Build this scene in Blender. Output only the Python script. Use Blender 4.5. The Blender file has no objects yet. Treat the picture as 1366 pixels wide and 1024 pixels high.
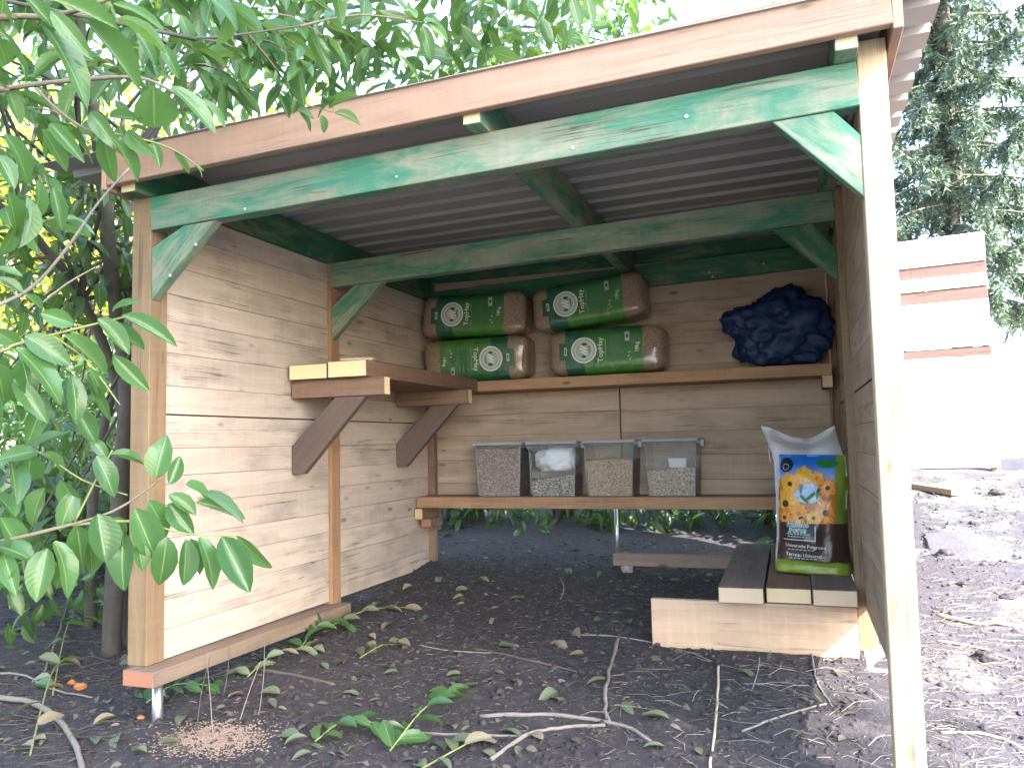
import bpy, bmesh, math, random
import numpy as np
from mathutils import Vector, Matrix, noise as mnoise
random.seed(7); rng = np.random.default_rng(11)
R = math.radians
scn = bpy.context.scene
COL = scn.collection

# ------------------------------------------------------------------ camera
CAM = Vector((2.6001, -2.6877, 1.128)); YAW, PITCH, ROLL, FPX = .3405, .075, -.0234, 1063.47
_r = Vector((math.cos(YAW), math.sin(YAW), 0))
_w = Vector((-math.sin(YAW)*math.cos(PITCH), math.cos(YAW)*math.cos(PITCH), math.sin(PITCH)))
_u = _r.cross(_w)
CR = _r*math.cos(ROLL) + _u*math.sin(ROLL); CU = -_r*math.sin(ROLL) + _u*math.cos(ROLL); CW = _w
cd = bpy.data.cameras.new('camera'); cam = bpy.data.objects.new('camera', cd); COL.objects.link(cam)
M = Matrix((( CR.x, CU.x, -CW.x, CAM.x), (CR.y, CU.y, -CW.y, CAM.y), (CR.z, CU.z, -CW.z, CAM.z), (0, 0, 0, 1)))
cam.matrix_world = M
cd.sensor_width = 36; cd.lens = FPX/1366*36; cd.clip_end = 500; cd.clip_start = .05
scn.camera = cam
# ------------------------------------------------------------------ sky, sun, exposure
SUN_AZ, SUN_EL = R(35), R(37)           # azimuth in front of the +X axis
S = Vector((math.cos(SUN_AZ)*math.cos(SUN_EL), -math.sin(SUN_AZ)*math.cos(SUN_EL), math.sin(SUN_EL)))
world = bpy.data.worlds.new('World'); scn.world = world; world.use_nodes = True
wn = world.node_tree.nodes; wl = world.node_tree.links
sky = wn.new('ShaderNodeTexSky'); sky.sky_type = 'NISHITA'; sky.sun_disc = False
sky.sun_elevation = SUN_EL; sky.sun_rotation = math.atan2(S.x, S.y)
sky.dust_density = 1.6; sky.air_density = 1.0; sky.ozone_density = .6
wl.new(sky.outputs[0], wn['Background'].inputs[0]); wn['Background'].inputs[1].default_value = .15
sl = bpy.data.lights.new('sun', 'SUN'); sl.energy = 3.0; sl.angle = R(.55); sl.color = (1, .95, .87)
so = bpy.data.objects.new('sun', sl); COL.objects.link(so); so.rotation_euler = S.to_track_quat('Z', 'Y').to_euler(); so.location = S*30
scn.view_settings.view_transform = 'Standard'; scn.view_settings.look = 'None'
scn.view_settings.exposure = 3.25; scn.view_settings.gamma = 1.0
scn.cycles.max_bounces = 10; scn.cycles.diffuse_bounces = 5; scn.cycles.transparent_max_bounces = 16
scn.cycles.sample_clamp_indirect = 6

# ------------------------------------------------------------------ helpers
def ray(a, b): return (CW + CR*((a-683)/FPX) - CU*((b-512)/FPX))
def px(a, b, d): return CAM + ray(a, b).normalized()*d
def at(a, b, ax, v):
    d = ray(a, b); i = 'xyz'.index(ax); return CAM + d*((v-CAM[i])/d[i])
def sstep(a, b, x):
    t = min(1, max(0, (x-a)/(b-a))); return t*t*(3-2*t)
def gz0(x, y):
    s = .098 + .036*sstep(2.7, 3.6, x)
    z = s*min(max(y, 0), 6.5) if y > 0 else .03*y
    if y > 6.5: z += .02*(min(y, 14)-6.5)
    z += .22*sstep(-.6, -3.5, x)*sstep(-1, 2, y)          # bank under the laurels
    return z
def gz(x, y):
    n = mnoise.noise(Vector((x*.9, y*.9, 3.1)))*.030 + mnoise.noise(Vector((x*3.1, y*3.1, 7.7)))*.016 + mnoise.noise(Vector((x*9, y*9, 1.7)))*.011 + mnoise.noise(Vector((x*23, y*23, 4.1)))*.006
    return gz0(x, y) + n*(.6 + .9*sstep(2.9, 3.5, x))
def gp(a, b):                                            # pixel -> point on the ground
    d = ray(a, b); t = .5
    for _ in range(900):
        p = CAM + d*t
        if p.z <= gz(p.x, p.y): return p
        t += .012
    return CAM + d*t
def link(o, parent=None):
    COL.objects.link(o)
    if parent is not None: o.parent = parent
    return o
def tag(o, label=None, cat=None, group=None, kind=None):
    if label: o['label'] = label
    if cat: o['category'] = cat
    if group: o['group'] = group
    if kind: o['kind'] = kind
    return o
def empty(name, loc=(0, 0, 0)):
    o = bpy.data.objects.new(name, None); o.location = loc; o.empty_display_size = .1
    COL.objects.link(o); return o
def setp(o, parent):
    if parent is not None:
        o.parent = parent; o.matrix_parent_inverse = Matrix.Translation(-Vector(parent.location)) if parent.type == 'EMPTY' else parent.matrix_basis.inverted()
def mesh_obj(name, verts, faces, mat, parent=None, smooth=False, uvs=None, rnd=None):
    me = bpy.data.meshes.new(name)
    me.from_pydata([tuple(v) for v in verts], [], faces)
    if mat: me.materials.append(mat)
    if smooth: me.polygons.foreach_set('use_smooth', [True]*len(me.polygons))
    if uvs is not None:
        ul = me.uv_layers.new(name='UVMap')
        li = np.empty(len(me.loops), dtype=np.int32); me.loops.foreach_get('vertex_index', li)
        ul.data.foreach_set('uv', np.asarray(uvs, dtype=np.float32)[li].ravel())
    if rnd is not None:
        at_ = me.attributes.new('rnd', 'FLOAT', 'POINT'); at_.data.foreach_set('value', np.asarray(rnd, dtype=np.float32))
    me.update()
    o = bpy.data.objects.new(name, me); COL.objects.link(o); setp(o, parent)
    return o
def basis(xd, yd):
    x = Vector(xd).normalized(); y = Vector(yd); y = (y - x*y.dot(x)).normalized(); z = x.cross(y)
    return Matrix(((x.x, y.x, z.x), (x.y, y.y, z.y), (x.z, y.z, z.z)))
def chamfer_box(lx, ly, lz, c):
    bm = bmesh.new(); bmesh.ops.create_cube(bm, size=1)
    for v in bm.verts: v.co = Vector((v.co.x*lx, v.co.y*ly, v.co.z*lz))
    if c > 0: bmesh.ops.bevel(bm, geom=bm.edges[:], offset=c, segments=1, affect='EDGES', profile=.5)
    return bm
def board(name, a, b, w, h, mat, parent=None, up=(0, 0, 1), c=.003, wob=0.0):
    """a rectangular timber from a to b; w across, h along 'up'; grain runs along local X"""
    a, b = Vector(a), Vector(b); L = (b-a).length
    bm = chamfer_box(L, w, h, c)
    if wob:
        for v in bm.verts: v.co += Vector((random.uniform(-1, 1), random.uniform(-1, 1), random.uniform(-1, 1)))*wob
    me = bpy.data.meshes.new(name); bm.to_mesh(me); bm.free(); me.materials.append(mat)
    o = bpy.data.objects.new(name, me); COL.objects.link(o)
    xd = (b-a).normalized(); u = Vector(up)
    rot = basis(xd, u.cross(xd))
    o.matrix_basis = Matrix.Translation((a+b)/2) @ rot.to_4x4()
    setp(o, parent); return o
def bxx(name, x0, x1, y0, y1, z0, z1, mat, parent=None, axis='x', c=.003):
    cx, cy, cz = (x0+x1)/2, (y0+y1)/2, (z0+z1)/2
    if axis == 'x': return board(name, (x0, cy, cz), (x1, cy, cz), y1-y0, z1-z0, mat, parent, c=c)
    if axis == 'y': return board(name, (cx, y0, cz), (cx, y1, cz), x1-x0, z1-z0, mat, parent, c=c)
    return board(name, (cx, cy, z0), (cx, cy, z1), y1-y0, x1-x0, mat, parent, up=(1, 0, 0), c=c)
def prism(name, poly, axis, d0, d1, mat, parent, grain=None):
    """extrude a polygon (2D: the two other axes in order) along axis from d0 to d1"""
    def P(p, d):
        if axis == 'y': return Vector((p[0], d, p[1]))
        if axis == 'x': return Vector((d, p[0], p[1]))
        return Vector((p[0], p[1], d))
    n = len(poly); V = [P(p, d0) for p in poly]+[P(p, d1) for p in poly]
    F = [list(range(n))[::-1], list(range(n, 2*n))]+[[i, (i+1) % n, n+(i+1) % n, n+i] for i in range(n)]
    ctr = sum(V, Vector())/len(V)
    g = Vector(grain).normalized() if grain else Vector((1, 0, 0))
    up = Vector((0, 1, 0)) if axis == 'y' else (Vector((1, 0, 0)) if axis == 'x' else Vector((0, 0, 1)))
    rot = basis(g, up); inv = rot.inverted()
    bm = bmesh.new(); bv = [bm.verts.new(inv @ (v-ctr)) for v in V]
    for f in F: bm.faces.new([bv[i] for i in f])
    bmesh.ops.recalc_face_normals(bm, faces=bm.faces[:])
    bmesh.ops.bevel(bm, geom=bm.edges[:], offset=.003, segments=1, affect='EDGES')
    me = bpy.data.meshes.new(name); bm.to_mesh(me); bm.free(); me.materials.append(mat)
    o = bpy.data.objects.new(name, me); COL.objects.link(o)
    o.matrix_basis = Matrix.Translation(ctr) @ rot.to_4x4(); setp(o, parent); return o
def tube_geo(pts, radii, sides=7, V=None, F=None):
    V = [] if V is None else V; F = [] if F is None else F
    pts = [Vector(p) for p in pts]; n = len(pts); base = len(V); ref = Vector((.3, .2, 1))
    for i, p in enumerate(pts):
        d = (pts[min(i+1, n-1)]-pts[max(i-1, 0)]).normalized()
        a = d.cross(ref)
        if a.length < 1e-3: a = d.cross(Vector((1, 0, 0)))
        a.normalize(); b = d.cross(a)
        for k in range(sides):
            t = 2*math.pi*k/sides; V.append(p + (a*math.cos(t)+b*math.sin(t))*radii[i])
    for i in range(n-1):
        for k in range(sides):
            F.append([base+i*sides+k, base+i*sides+(k+1) % sides, base+(i+1)*sides+(k+1) % sides, base+(i+1)*sides+k])
    F.append([base+k for k in range(sides)][::-1]); F.append([base+(n-1)*sides+k for k in range(sides)])
    return V, F
def smooth_path(pts, k=4):
    pts = [Vector(p) for p in pts]
    if len(pts) < 3: return pts
    out = []
    for i in range(len(pts)-1):
        p0, p1, p2, p3 = pts[max(i-1, 0)], pts[i], pts[i+1], pts[min(i+2, len(pts)-1)]
        for j in range(k):
            t = j/k
            out.append(.5*((2*p1)+(p2-p0)*t+(2*p0-5*p1+4*p2-p3)*t*t+(3*p1-p0-3*p2+p3)*t**3))
    out.append(pts[-1]); return out
def tube(name, pts, r0, r1, mat, parent=None, sides=7, k=4, jit=0.0):
    p = smooth_path(pts, k)
    if jit: p = [q+Vector((random.uniform(-1, 1), random.uniform(-1, 1), random.uniform(-1, 1)))*jit for q in p]
    n = len(p); V, F = tube_geo(p, [(r0+(r1-r0)*i/max(1, n-1))*(1+random.uniform(-.08, .08)) for i in range(n)], sides)
    return mesh_obj(name, V, F, mat, parent, smooth=True)

# ------------------------------------------------------------------ materials
class NT:
    def __init__(s, name):
        s.m = bpy.data.materials.new(name); s.m.use_nodes = True; s.t = s.m.node_tree; s.N = s.t.nodes
        s.b = s.N['Principled BSDF']; s.out = s.N['Material Output']
    def n(s, ty, **kw):
        o = s.N.new('ShaderNode'+ty)
        for k, v in kw.items():
            if k.startswith('i_'):
                key = k[2:]; key = int(key) if key.isdigit() else key.replace('_', ' ')
                o.inputs[key].default_value = v
            else: setattr(o, k, v)
        return o
    def l(s, a, b): s.t.links.new(a, b)
    def mix(s, f, a, b, mode='MIX'):
        o = s.N.new('ShaderNodeMix'); o.data_type = 'RGBA'; o.blend_type = mode
        for v, i in ((f, 0), (a, 6), (b, 7)):
            if hasattr(v, 'links'): s.l(v, o.inputs[i])
            elif i == 0: o.inputs[0].default_value = v
            else: o.inputs[i].default_value = tuple(v)+((1,) if len(v) == 3 else ())
        return o.outputs[2]
    def math(s, op, a, b=None, clamp=False):
        o = s.N.new('ShaderNodeMath'); o.operation = op; o.use_clamp = clamp
        for v, i in ((a, 0), (b, 1)):
            if v is None: continue
            if hasattr(v, 'links'): s.l(v, o.inputs[i])
            else: o.inputs[i].default_value = v
        return o.outputs[0]
    def ramp(s, f, stops):
        o = s.N.new('ShaderNodeValToRGB'); e = o.color_ramp.elements
        while len(e) < len(stops): e.new(.5)
        for i, (p, c) in enumerate(stops):
            e[i].position = p; e[i].color = tuple(c)+((1,) if len(c) == 3 else ())
        s.l(f, o.inputs[0]); return o.outputs[0]
    def noise(s, vec, scale, detail=4, rough=.55, dist=0):
        o = s.n('TexNoise', i_Scale=scale, i_Detail=detail, i_Roughness=rough, i_Distortion=dist)
        if vec is not None: s.l(vec, o.inputs['Vector'])
        return o.outputs['Fac']
    def coords(s, scale=(1, 1, 1), rand=True, src='Object'):
        tc = s.n('TexCoord'); v = tc.outputs[src]
        if rand:
            oi = s.n('ObjectInfo'); m = s.n('VectorMath', operation='SCALE'); m.inputs[0].default_value = (31, 57, 83)
            s.l(oi.outputs['Random'], m.inputs['Scale'])
            a = s.n('VectorMath', operation='ADD'); s.l(v, a.inputs[0]); s.l(m.outputs[0], a.inputs[1]); v = a.outputs[0]
        mp = s.n('Mapping'); mp.inputs['Scale'].default_value = scale; s.l(v, mp.inputs['Vector'])
        return mp.outputs[0]
    def bump(s, h, strength, dist=.01):
        o = s.n('Bump', i_Strength=strength, i_Distance=dist); s.l(h, o.inputs['Height']); s.l(o.outputs[0], s.b.inputs['Normal'])
    def base(s, c): s.l(c, s.b.inputs['Base Color'])
W3 = lambda v: (v, v, v)
def wood(name, light, dark, endc, stain=(.12, .1, .09), stain_amt=.35, rough=.75, green=None, crack=.5, saw=.25):
    k = NT(name)
    g = k.coords((1.3, 16, 16)); g2 = k.coords((6, 150, 150)); big = k.coords((1.6, 3.0, 3.0)); kn = k.coords((3.4, 9.5, 9.5))
    n1 = k.noise(g, 1.0, 6, .62, 1.2); n2 = k.noise(g2, 1.0, 3, .6); n3 = k.noise(big, 1.6, 5, .6)
    c = k.mix(k.ramp(n1, [(.3, W3(0)), (.72, W3(1))]), dark, light)
    c = k.mix(k.math('MULTIPLY', n2, .28), c, dark)
    oi = k.n('ObjectInfo')
    hs = k.n('HueSaturation'); k.l(c, hs.inputs['Color'])
    k.l(k.math('ADD', k.math('MULTIPLY', oi.outputs['Random'], .2), .9), hs.inputs['Value']); c = hs.outputs[0]
    # saw marks across the grain
    sw = k.noise(k.coords((38, 2.2, 2.2)), 1.0, 3, .6, .4)
    c = k.mix(k.math('MULTIPLY', k.ramp(sw, [(.45, W3(0)), (.75, W3(1))]), saw), c, (light[0]*1.12, light[1]*1.1, light[2]*1.08))
    # knots
    vo = k.n('TexVoronoi', i_Scale=1.0, i_Randomness=1.0); k.l(kn, vo.inputs['Vector'])
    sep = k.n('SeparateColor'); k.l(vo.outputs['Color'], sep.inputs[0])
    knm = k.math('MULTIPLY', k.ramp(vo.outputs['Distance'], [(.07, W3(1)), (.15, W3(0))]), k.math('GREATER_THAN', sep.outputs[0], .72))
    c = k.mix(k.math('MULTIPLY', knm, .75), c, (dark[0]*.35, dark[1]*.3, dark[2]*.25))
    if green:
        gm = k.noise(k.coords((1.8, 7, 7)), 1.5, 6, .65, .6)
        gr = k.ramp(gm, [(green[1], W3(0)), (green[2], W3(1))])
        gcol = k.mix(n2, green[0], tuple(v*1.7 for v in green[0]))
        c = k.mix(k.math('MULTIPLY', gr, .92), c, gcol)
    # stains, dirt, splits
    c = k.mix(k.math('MULTIPLY', k.ramp(n3, [(.5, W3(0)), (.72, W3(1))]), stain_amt), c, stain)
    cr = k.noise(k.coords((.55, 26, 26)), 1.0, 2, .4, .15)
    crm = k.math('MULTIPLY', k.ramp(cr, [(.485, W3(0)), (.497, W3(1)), (.503, W3(1)), (.515, W3(0))]), k.ramp(n3, [(.45, W3(0)), (.6, W3(1))]))
    c = k.mix(k.math('MULTIPLY', crm, crack), c, (dark[0]*.3, dark[1]*.28, dark[2]*.25))
    # end grain on the cut faces
    tc = k.n('TexCoord'); sx = k.n('SeparateXYZ'); k.l(tc.outputs['Normal'], sx.inputs[0])
    em = k.math('GREATER_THAN', k.math('ABSOLUTE', sx.outputs[0]), .9)
    rings = k.n('TexWave', wave_type='RINGS', rings_direction='X', i_Scale=28.0, i_Distortion=2.0, i_Detail=2.0); rm = k.n('Mapping'); rm.inputs['Location'].default_value = (0, .05, .07); k.l(tc.outputs['Object'], rm.inputs['Vector']); k.l(rm.outputs[0], rings.inputs['Vector'])
    c = k.mix(em, c, k.mix(k.math('MULTIPLY', rings.outputs['Fac'], .35), endc, tuple(v*.7 for v in endc)))
    k.base(c); k.b.inputs['Roughness'].default_value = rough; k.b.inputs['Specular IOR Level'].default_value = .25
    h = k.math('ADD', k.math('MULTIPLY', n1, .6), k.math('ADD', k.math('MULTIPLY', n2, .5), k.math('MULTIPLY', crm, -1.2)))
    k.bump(h, .35, .004)
    return k.m
MAT = {}
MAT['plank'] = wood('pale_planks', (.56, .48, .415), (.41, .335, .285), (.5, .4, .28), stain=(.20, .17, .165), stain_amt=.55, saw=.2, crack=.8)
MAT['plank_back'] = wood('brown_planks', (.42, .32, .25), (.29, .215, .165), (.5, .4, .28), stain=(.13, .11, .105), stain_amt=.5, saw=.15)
MAT['post'] = wood('post_timber', (.28, .20, .125), (.175, .115, .068), (.55, .4, .25), stain=(.16, .13, .09), stain_amt=.35)
MAT['postpale'] = wood('pale_post_timber', (.56, .44, .31), (.42, .32, .21), (.6, .45, .28), stain=(.3, .25, .19), stain_amt=.25)
MAT['fascia'] = wood('fascia_timber', (.37, .245, .185), (.265, .172, .128), (.5, .3, .2), stain=(.26, .2, .18), stain_amt=.3, crack=.3)
MAT['shelf'] = wood('shelf_timber', (.40, .245, .145), (.27, .155, .09), (.62, .45, .26), stain=(.12, .09, .07), stain_amt=.35)
MAT['brownshelf'] = wood('bracket_timber', (.26, .165, .115), (.165, .1, .07), (.75, .57, .34), stain=(.09, .07, .06), stain_amt=.3)
MAT['brace'] = wood('dark_brace_timber', (.145, .105, .09), (.095, .067, .056), (.2, .15, .12), stain=(.06, .05, .05), stain_amt=.25, crack=.15)
MAT['step'] = wood('step_timber', (.58, .42, .30), (.45, .31, .21), (.66, .5, .34), stain=(.24, .18, .16), stain_amt=.4)
MAT['timbertop'] = wood('old_timber', (.25, .20, .17), (.14, .11, .095), (.66, .5, .34), stain=(.08, .07, .06), stain_amt=.4)
MAT['grey'] = wood('weathered_board', (.36, .35, .34), (.24, .23, .225), (.3, .28, .25), stain=(.13, .12, .12), stain_amt=.35)
MAT['sill'] = wood('sill_timber', (.25, .19, .15), (.165, .12, .09), (.36, .165, .105), stain=(.13, .11, .1), stain_amt=.4)
GREEN = (.028, .135, .092)
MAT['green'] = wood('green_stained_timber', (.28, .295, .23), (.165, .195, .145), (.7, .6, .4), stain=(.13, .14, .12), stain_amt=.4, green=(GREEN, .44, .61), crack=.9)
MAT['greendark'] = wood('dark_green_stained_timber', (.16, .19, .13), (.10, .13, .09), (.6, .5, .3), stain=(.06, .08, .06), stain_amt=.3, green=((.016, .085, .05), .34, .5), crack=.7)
MAT['whiteboard'] = wood('pale_boards', (.74, .68, .6), (.62, .55, .47), (.6, .5, .4), stain=(.35, .27, .24), stain_amt=.3, crack=.4)  # very pale base colour for the screen boards
MAT['redboard'] = wood('faded_red_boards', (.20, .12, .105), (.13, .08, .07), (.5, .4, .3), stain=(.1, .07, .06), stain_amt=.4)

def simple(name, col, rough=.5, metal=0, noise_amt=.0, nscale=8, col2=None, spec=.5, bump=0, bscale=40):
    k = NT(name); k.b.inputs['Roughness'].default_value = rough; k.b.inputs['Metallic'].default_value = metal; k.b.inputs['Specular IOR Level'].default_value = spec
    c2 = col2 or tuple(v*.6 for v in col)
    v = k.coords((1, 1, 1)); n = k.noise(v, nscale, 5, .6)
    k.base(k.mix(k.math('MULTIPLY', n, noise_amt), col, c2))
    if bump: k.bump(k.noise(v, bscale, 4, .6), bump, .01)
    return k.m
MAT['steel'] = simple('galvanised_steel', (.55, .57, .6), .35, .85, .5, 25)
MAT['screw'] = simple('zinc_screw', (.6, .58, .5), .3, .9)
MAT['roof'] = simple('coated_roof_sheet', (.31, .30, .31), .45, 0, .4, 3, (.22, .21, .22))
MAT['stone'] = simple('pale_stone', (.36, .35, .35), .9, 0, .7, 20, (.16, .15, .15), bump=.6)
MAT['lime'] = simple('lime_plastic', (.24, .31, .03), .3, 0, .6, 14, (.10, .14, .02), bump=.4, bscale=30)
MAT['paperwhite'] = simple('white_woven_sack', (.50, .49, .5), .6, 0, .5, 5, (.3, .29, .31), bump=.2, bscale=18)
MAT['bluebag'] = simple('dark_blue_plastic', (.010, .026, .095), .5, 0, .5, 6, (.005, .013, .05), spec=.3)
MAT['sawdust'] = simple('sawdust_pile', (.29, .21, .165), .95, 0, .6, 90, (.25, .17, .13), bump=.6, bscale=200)
MAT['orangechip'] = simple('orange_bark_chip', (.5, .2, .07), .8, 0, .5, 20)
MAT['bristle'] = simple('brush_bristle', (.62, .52, .4), .8, 0, .6, 90)
MAT['brushwood'] = simple('pale_brush_back', (.66, .56, .44), .6, 0, .4, 30)
MAT['whiteprint'] = simple('white_print', (.72, .74, .72), .45)
MAT['greyprint'] = simple('grey_print', (.40, .46, .46), .45, 0, .6, 60, (.2, .26, .24))
MAT['darkprint'] = simple('dark_print', (.02, .05, .035), .45)
MAT['deepgreenprint'] = simple('deep_green_print', (.008, .10, .05), .4)
MAT['midgreenprint'] = simple('pictogram_print', (.03, .15, .06), .4)
MAT['brownprint'] = simple('brown_print', (.045, .022, .015), .3)
MAT['navyprint'] = simple('navy_print', (.012, .015, .03), .3)
MAT['orangeprint'] = simple('orange_petal_print', (.62, .20, .03), .3, 0, .8, 30, (.7, .38, .05))
MAT['orangeprint2'] = simple('deep_orange_petal_print', (.5, .10, .02), .3, 0, .8, 30, (.6, .22, .03))
MAT['yellowprint'] = simple('yellow_petal_print', (.7, .45, .05), .3, 0, .8, 40, (.55, .2, .02))
MAT['greenprint'] = simple('leaf_green_print', (.02, .16, .04), .3, 0, .5, 30)
MAT['lilacprint'] = simple('pale_blue_print', (.45, .55, .68), .3, 0, .8, 30, (.2, .33, .6))

def bark(name, c1, c2):
    k = NT(name); v = k.coords((1, 1, 1)); n = k.noise(v, 22, 6, .65); n2 = k.noise(v, 3, 3)
    k.base(k.mix(k.math('MULTIPLY', n2, .7), k.mix(n, c1, c2), (c1[0]*.6+.02, c1[1]*.6+.035, c1[2]*.6+.01)))
    k.b.inputs['Roughness'].default_value = .9; k.bump(n, .7, .01); return k.m
MAT['bark'] = bark('laurel_bark', (.045, .035, .036), (.115, .094, .095))
MAT['twig'] = bark('twig_bark', (.13, .10, .075), (.26, .21, .16))
MAT['greentwig'] = bark('green_twig', (.16, .2, .06), (.3, .33, .14))
MAT['deadtwig'] = bark('dead_stick', (.16, .135, .125), (.34, .3, .28))
MAT['palestalk'] = bark('pale_stalk', (.5, .43, .3), (.7, .62, .45))
MAT['darkdead'] = bark('dark_stick', (.07, .055, .05), (.16, .13, .12))

def leafmat(name, c1, c2, tcol, trans=.35, rough=.3, vein=(.30, .42, .16), dead=None, coat=0):
    k = NT(name)
    uv = k.n('UVMap'); sp = k.n('SeparateXYZ'); k.l(uv.outputs[0], sp.inputs[0])
    at_ = k.n('Attribute', attribute_name='rnd'); oi = k.n('ObjectInfo')
    r = k.math('FRACT', k.math('ADD', at_.outputs['Fac'], oi.outputs['Random']))
    c = k.mix(r, c1, c2)
    if dead: c = k.mix(k.math('GREATER_THAN', k.math('FRACT', k.math('MULTIPLY', r, 7.31)), 1-dead[1]), c, dead[0])
    d = k.math('ABSOLUTE', k.math('SUBTRACT', sp.outputs[1], .5))
    mid = k.math('SUBTRACT', 1.0, k.math('MULTIPLY', d, 26), clamp=True)
    wv = k.math('SINE', k.math('MULTIPLY', k.math('SUBTRACT', sp.outputs[0], k.math('MULTIPLY', d, .5)), 58))
    side = k.math('MULTIPLY', k.math('SUBTRACT', wv, .82, clamp=True), 1.5)
    blot = k.noise(k.coords((1, 1, 1)), 14, 3)
    c = k.mix(k.math('MULTIPLY', blot, .25), c, tuple(v*.55 for v in c1))
    c = k.mix(k.math('MAXIMUM', k.math('MULTIPLY', mid, .75), k.math('MULTIPLY', side, .12), clamp=True), c, vein)
    k.base(c); k.b.inputs['Roughness'].default_value = rough; k.b.inputs['Specular IOR Level'].default_value = .5
    k.bump(k.math('SUBTRACT', k.math('MULTIPLY', wv, -.08), k.math('MULTIPLY', mid, 1.0)), .22, .004)
    tr = k.n('BsdfTranslucent'); k.l(k.mix(r, tcol, tuple(v*.75 for v in tcol)), tr.inputs[0])
    ms = k.n('MixShader'); ms.inputs[0].default_value = trans
    k.l(k.b.outputs[0], ms.inputs[1]); k.l(tr.outputs[0], ms.inputs[2]); k.l(ms.outputs[0], k.out.inputs[0])
    return k.m
MAT['laurel'] = leafmat('laurel_leaf', (.040, .110, .044), (.085, .185, .065), (.26, .44, .07), .33, .22)
MAT['laureldark'] = leafmat('dark_laurel_leaf', (.034, .086, .038), (.068, .145, .052), (.22, .36, .05), .34, .25)
MAT['yellowgreen'] = leafmat('spring_leaf', (.20, .27, .045), (.34, .38, .07), (.55, .60, .10), .5, .5, vein=(.4, .45, .12))
MAT['litter'] = leafmat('leaf_litter', (.085, .075, .06), (.19, .165, .13), (.1, .08, .05), .08, .8, vein=(.22, .19, .14), dead=((.07, .10, .045), .3))
MAT['fallen'] = leafmat('fallen_laurel_leaf', (.10, .13, .075), (.17, .20, .12), (.1, .14, .04), .1, .6, vein=(.25, .28, .16), dead=((.24, .2, .13), .3))
MAT['needle'] = leafmat('spruce_needle', (.075, .115, .088), (.15, .20, .145), (.10, .16, .07), .2, .6, vein=(.07, .11, .07))

# soil
def soilmat():
    k = NT('dark_soil'); v = k.coords((1, 1, 1), rand=False)
    n1 = k.noise(v, 1.3, 6, .6); n2 = k.noise(v, 24, 6, .7); n3 = k.noise(v, 110, 4, .7)
    c = k.mix(n1, (.036, .0315, .036), (.070, .062, .069)); c = k.mix(k.ramp(n2, [(.5, W3(0)), (.72, W3(1))]), c, (.115, .103, .104))
    c = k.mix(k.ramp(n3, [(.62, W3(0)), (.74, W3(1))]), c, (.17, .15, .14))
    sx = k.n('SeparateXYZ'); k.l(v, sx.inputs[0])
    # trodden, drier mud beside the shelter, with straw trodden in
    mud = k.math('MULTIPLY', k.ramp(k.math('MULTIPLY', sx.outputs[0], .1), [(.29, W3(0)), (.32, W3(1))]), 1.0)
    mudc = k.mix(n2, (.045, .041, .052), (.115, .106, .12)); mudc = k.mix(k.ramp(k.noise(v, 2.2, 5, .65), [(.52, W3(0)), (.64, W3(1))]), mudc, (.20, .187, .17))
    c = k.mix(mud, c, mudc)
    # pale dry field further off
    far = k.ramp(k.math('ADD', k.math('MULTIPLY', sx.outputs[1], .05), k.math('MULTIPLY', n1, .06)), [(.36, W3(0)), (.42, W3(1))])
    far = k.math('MULTIPLY', far, k.ramp(k.math('MULTIPLY', sx.outputs[0], .1), [(.2, W3(0)), (.35, W3(1))]))
    c = k.mix(far, c, (.55, .52, .43))
    near = k.ramp(k.math('ADD', k.math('MULTIPLY', sx.outputs[1], -.05), k.math('MULTIPLY', n1, .06)), [(.17, W3(0)), (.24, W3(1))])  # unseen ground behind the camera made pale to bounce light into the shelter
    c = k.mix(near, c, (.34, .335, .30))
    k.base(c); k.b.inputs['Roughness'].default_value = .88; k.b.inputs['Specular IOR Level'].default_value = .3
    k.bump(k.math('ADD', k.math('MULTIPLY', n2, 1.0), k.math('MULTIPLY', n3, .5)), .9, .02); return k.m
MAT['soil'] = soilmat()

# ------------------------------------------------------------------ ground
def ground():
    n = 420
    def ax(c, lo, hi):
        t = np.linspace(-1, 1, n); s = np.sinh(t*4.2)/np.sinh(4.2)
        return np.where(s < 0, c+(c-lo)*s, c+(hi-c)*s)
    xs = ax(2.2, -70, 90); ys = ax(1.2, -40, 120)
    V = [(x, y, gz(x, y)) for y in ys for x in xs]
    F = [[j*n+i, j*n+i+1, (j+1)*n+i+1, (j+1)*n+i] for j in range(n-1) for i in range(n-1)]
    o = mesh_obj('ground', V, F, MAT['soil'], smooth=True); tag(o, kind='structure'); return o
GROUND = ground()

# ------------------------------------------------------------------ the shelter
W, D1, D2 = 2.838, 1.408, 2.80
SL = .029
shed = empty('wooden_shelter', (1.42, 1.4, .1))
tag(shed, 'open fronted timber shelter with green stained beams and a metal sheet roof', 'shed')
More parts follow.
